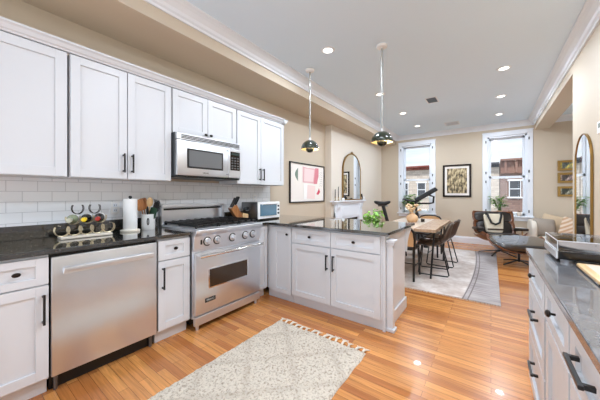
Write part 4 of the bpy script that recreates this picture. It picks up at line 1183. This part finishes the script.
# faces -Y
rs_ = Euler((-.20, 0, 0))
curved_shell(r, .78, 0, 0, 'seat_shell', .62, c=(0, -.02, .27), rot=Euler((-.2, 0, 0)), curve=.13)
seat = B().pad((0, -.05, .375), (.56, .56, .13), .45, .45, Euler((-.2, 0, 0))).build('seat_cushion', M['leather_black'], r, smooth='all')
curved_shell(r, .76, 0, 0, 'back_shell', .30, c=(0, .34, .50), rot=Euler((1.18, 0, 0)), curve=.08)
B().pad((0, .30, .51), (.66, .30, .11), .45, .45, Euler((1.18, 0, 0))).build('back_cushion', M['leather_black'], r, smooth='all')
curved_shell(r, .76, 0, 0, 'headrest_shell', .24, c=(0, .42, .74), rot=Euler((1.28, 0, 0)), curve=.08)
B().pad((0, .38, .74), (.70, .24, .11), .45, .45, Euler((1.28, 0, 0))).build('headrest_cushion', M['leather_black'], r, smooth='all')
for s_ in (-1, 1):
    B().pad((s_ * .37, .0, .53), (.15, .42, .06), .5, .5, Euler((-.1, 0, 0))).build('armrest', M['leather_black'], r, smooth='all')
    B().tube([(s_ * .36, .08, .5), (s_ * .36, .24, .47), (s_ * .33, .34, .52)], .012, 8).build('arm_bracket', M['black'], r)
r.location = (.13, 6.74, .012); r.rotation_euler = (0, 0, .30)
r = thing('ottoman', 'black leather ottoman in a wooden shell in front of the lounge chair', 'ottoman', (0, 0, 0))
star_base(r, (0, 0), 4, .30, .24, .5)
curved_shell(r, .88, 0, 0, 'shell', .62, c=(0, 0, .28), curve=.12, rot=Euler((.19, 0, 0)))
B().pad((0, 0, .385), (.84, .62, .13), .35, .45, Euler((.19, 0, 0))).build('cushion', mat('glossy_black_leather', (50, 46, 44), .22, coat=1), r, smooth='all')
r.location = (.40, 6.0, .0); r.rotation_euler = (0, 0, .25)
# tote bag on the chair
r = thing('tote_bag', 'cream canvas tote bag with black handles leaning on the lounge chair', 'bag', (0, 0, 0))
def bagw(p): return Vector((p.x * (1 + .12 * (p.z / .17)), p.y * (1 - .55 * (p.z / .17 + 1) / 2), p.z))
B().pad((0, 0, .20), (.32, .13, .40), .25, .35, warp=lambda p: bagw(Vector((p.x, p.y, p.z * .85))) + Vector((0, 0, p.z * .15))).build('bag_body', mat('cream_canvas', (228, 216, 192), .85), r, smooth='all')
for y, q in ((-.08, -.02), (.05, .02)):
    B().tube([(-.13, y * .3, .38), (-.125, y * .8, .42), (-.115, y, .34), (-.07, y + q, .20), (.0, y + q, .165), (.07, y + q, .20), (.115, y, .34), (.125, y * .8, .42), (.13, y * .3, .38)], .021, 8).build('handle', M['black'], r, smooth=True)
B().rbox(-.135, .135, -.069, -.055, .05, .085, .003).build('dark_print', M['leather_brown'], r)
r.location = (.06, 6.74, .45); r.rotation_euler = (-.22, 0, .30)
# side table
r = thing('side_table', 'small white round side table on wooden legs beside the lounge chair', 'side table', (.46, 7.56, 0))
B().lathe((.46, 7.56, 0), [(0, .475), (.16, .475), (.165, .485), (.165, .495), (.16, .50), (0, .50)], 36).build('top', M['white'], r, smooth=True)
for k in range(3):
    a = 2 * PI * k / 3 + .3; B().tube([(.46 + .1 * math.cos(a), 7.56 + .1 * math.sin(a), .48), (.46 + .15 * math.cos(a), 7.56 + .15 * math.sin(a), 0)], .015, 8).build('leg', M['wood_light'], r)

# sofa on the right with cushions
M['sofa'] = mat('ivory_upholstery', (222, 214, 200), .9, spec=.2)
r = thing('sofa', 'ivory upholstered sofa against the front wall at the right', 'sofa', (1.4, 7.35, 0))
B().rbox(.70, 2.2, 6.95, 7.74, .10, .28, .04, 4).build('base', M['sofa'], r, smooth=True)
B().pad((1.45, 7.25, .34), (1.42, .62, .15), .3, .25).build('seat_cushion', M['sofa'], r, smooth='all')
B().pad((1.45, 7.66, .46), (1.50, .20, .56), .3, .25).build('backrest', M['sofa'], r, smooth='all')
for x in (.70, 2.16): B().pad((x, 7.33, .42), (.11, .78, .58), .45, .35).build('armrest', M['sofa'], r, smooth='all')
for x in (.75, 2.14):
    for y in (7.0, 7.66): B().cyl((x, y, 0), (x, y, .12), .02, .026).build('leg', M['wood_dark'], r)
def cushion(c, s_, rot, m, lab):
    r = thing('throw_cushion', lab, 'cushion', c, 'cushions on the ivory sofa')
    h = s_ / 2
    def warp(p):
        k = 1 - .25 * (1 - min(1, abs(p.x) / h)) * (abs(p.z) / h) ** 4 * .5
        return Vector((p.x, p.y * max(.08, (1 - (abs(p.x) / h) ** 3) * (1 - (abs(p.z) / h) ** 3)), p.z * k))
    B().pad(c, (s_, .22, s_), .22, .22, Euler(rot), nu=40, nv=20, warp=warp).build('cover', m, r, smooth='all')
    return r
cushion((.88, 7.22, .585), .38, (-.38, .10, .35), mat('grey_taupe_linen', (158, 148, 136), .9), 'grey-taupe cushion leaning at the left arm of the ivory sofa')
cushion((1.04, 7.42, .63), .40, (-.3, .25, -.1), mat('sand_linen', (206, 184, 154), .9), 'sand coloured cushion in the middle of the ivory sofa')
ms = mat('striped_linen', (220, 196, 168), .9); n, l, b = nodes(ms)
tc = n.new('ShaderNodeTexCoord'); w_ = n.new('ShaderNodeTexWave'); w_.inputs['Scale'].default_value = 5; w_.bands_direction = 'Z'
mp = n.new('ShaderNodeMapping'); mp.inputs['Rotation'].default_value = (0, .5, 0); l.new(tc.outputs['Object'], mp.inputs[0]); l.new(mp.outputs[0], w_.inputs[0])
rr = n.new('ShaderNodeValToRGB'); rr.color_ramp.elements[0].position = .4; rr.color_ramp.elements[0].color = lin((222, 202, 180)); rr.color_ramp.elements[1].position = .6; rr.color_ramp.elements[1].color = lin((196, 160, 126))
l.new(w_.outputs['Fac'], rr.inputs[0]); l.new(rr.outputs[0], b.inputs['Base Color'])
cushion((1.30, 7.22, .585), .40, (-.4, .35, .1), ms, 'tan striped cushion at the right of the sofa beside the mirror')

# ------------------------------------------------------------------ street outside
M['brick_pale'] = brick_mat('pale_brick', (214, 204, 192), (192, 180, 168), (170, 162, 152), .5, .2, .012, ('X', 'Z'), .8, .1)
M['brick_brown'] = brick_mat('brown_brick', (156, 130, 120), (132, 108, 100), (110, 94, 88), .5, .18, .012, ('X', 'Z'), .8, .1)
M['stone_mauve'] = brick_mat('rough_mauve_brick', (150, 132, 128), (124, 106, 104), (104, 92, 90), .45, .2, .014, ('X', 'Z'), .9, .1)
M['cornice_red'] = mat('red_brown_cornice', (132, 66, 58), .7)
M['win_dark'] = mat('street_window_glass', (74, 80, 88), .15)
YB = 30
struct('ground', B().box(-60, 60, YF + 1, 60, -6.2, -6), mat('asphalt', (110, 110, 112), .9))
def facade(name, x0, x1, ztop, body, cor, wins, lab, hcor=.42, y=YB, corm=None):
    r = thing(name, lab, 'building', ((x0 + x1) / 2, y, -6), 'houses across the street')
    B().box(x0, x1, y, y + 9, -6, ztop - hcor).build('wall', body, r)
    b = B().box(x0 + .02, x1 - .02, y - .12, y + 9, ztop - hcor, ztop - .16).box(x0 + .02, x1 - .02, y - .4, y + 9, ztop - .16, ztop)
    k = x0 + .3
    while k < x1 - .2: b.box(k, k + .16, y - .32, y - .1, ztop - hcor + .04, ztop - .15); k += .75
    b.build('cornice', cor, r)
    for (wx0, wx1, z0, z1) in wins:
        f = B().box(wx0 - .1, wx1 + .1, y - .08, y + .02, z0 - .14, z0).box(wx0 - .1, wx1 + .1, y - .08, y + .02, z1, z1 + .16).box(wx0, wx0 + .07, y - .05, y + .02, z0, z1).box(wx1 - .07, wx1, y - .05, y + .02, z0, z1).box(wx0, wx1, y - .05, y + .02, (z0 + z1) / 2 - .04, (z0 + z1) / 2 + .04)
        fo = f.build('window', M['trim'], r)
        B().box(wx0, wx1, y - .02, y - .005, z0, z1).build('pane', M['win_dark'], fo)
    return r
W = lambda xs, rows: [(x, x + .85, z, z + 1.4) for x in xs for z in rows]
rows = (1.02, -1.9, -4.8)
facade('rowhouse', -12.6, -4.2, 4.25, M['brick_pale'], M['cornice_red'], W((-11.8, -9.9, -8.15, -6.4, -4.0 - 1.2), rows), 'pale brick row house with a red-brown cornice seen through the left window')
facade('rowhouse', -4.15, .62, 4.16, M['brick_pale'], mat('dark_grey_cornice', (72, 74, 80), .7), W((-3.4, -1.7), rows), 'pale house with a dark roof edge at the left in the right window')
facade('rowhouse', .68, 6.4, 4.42, M['brick_brown'], mat('brown_cornice', (142, 108, 96), .7), W((1.30, 3.2, 4.9), rows), 'brown brick row house with a deep cornice seen through the right window', hcor=1.3)
facade('rowhouse', 6.45, 16, 4.0, M['brick_pale'], mat('grey_cornice', (90, 94, 104), .7), W((7.4, 9.5, 11.5, 13.5), rows), 'pale row house farther along the street, reflected in the floor mirror')
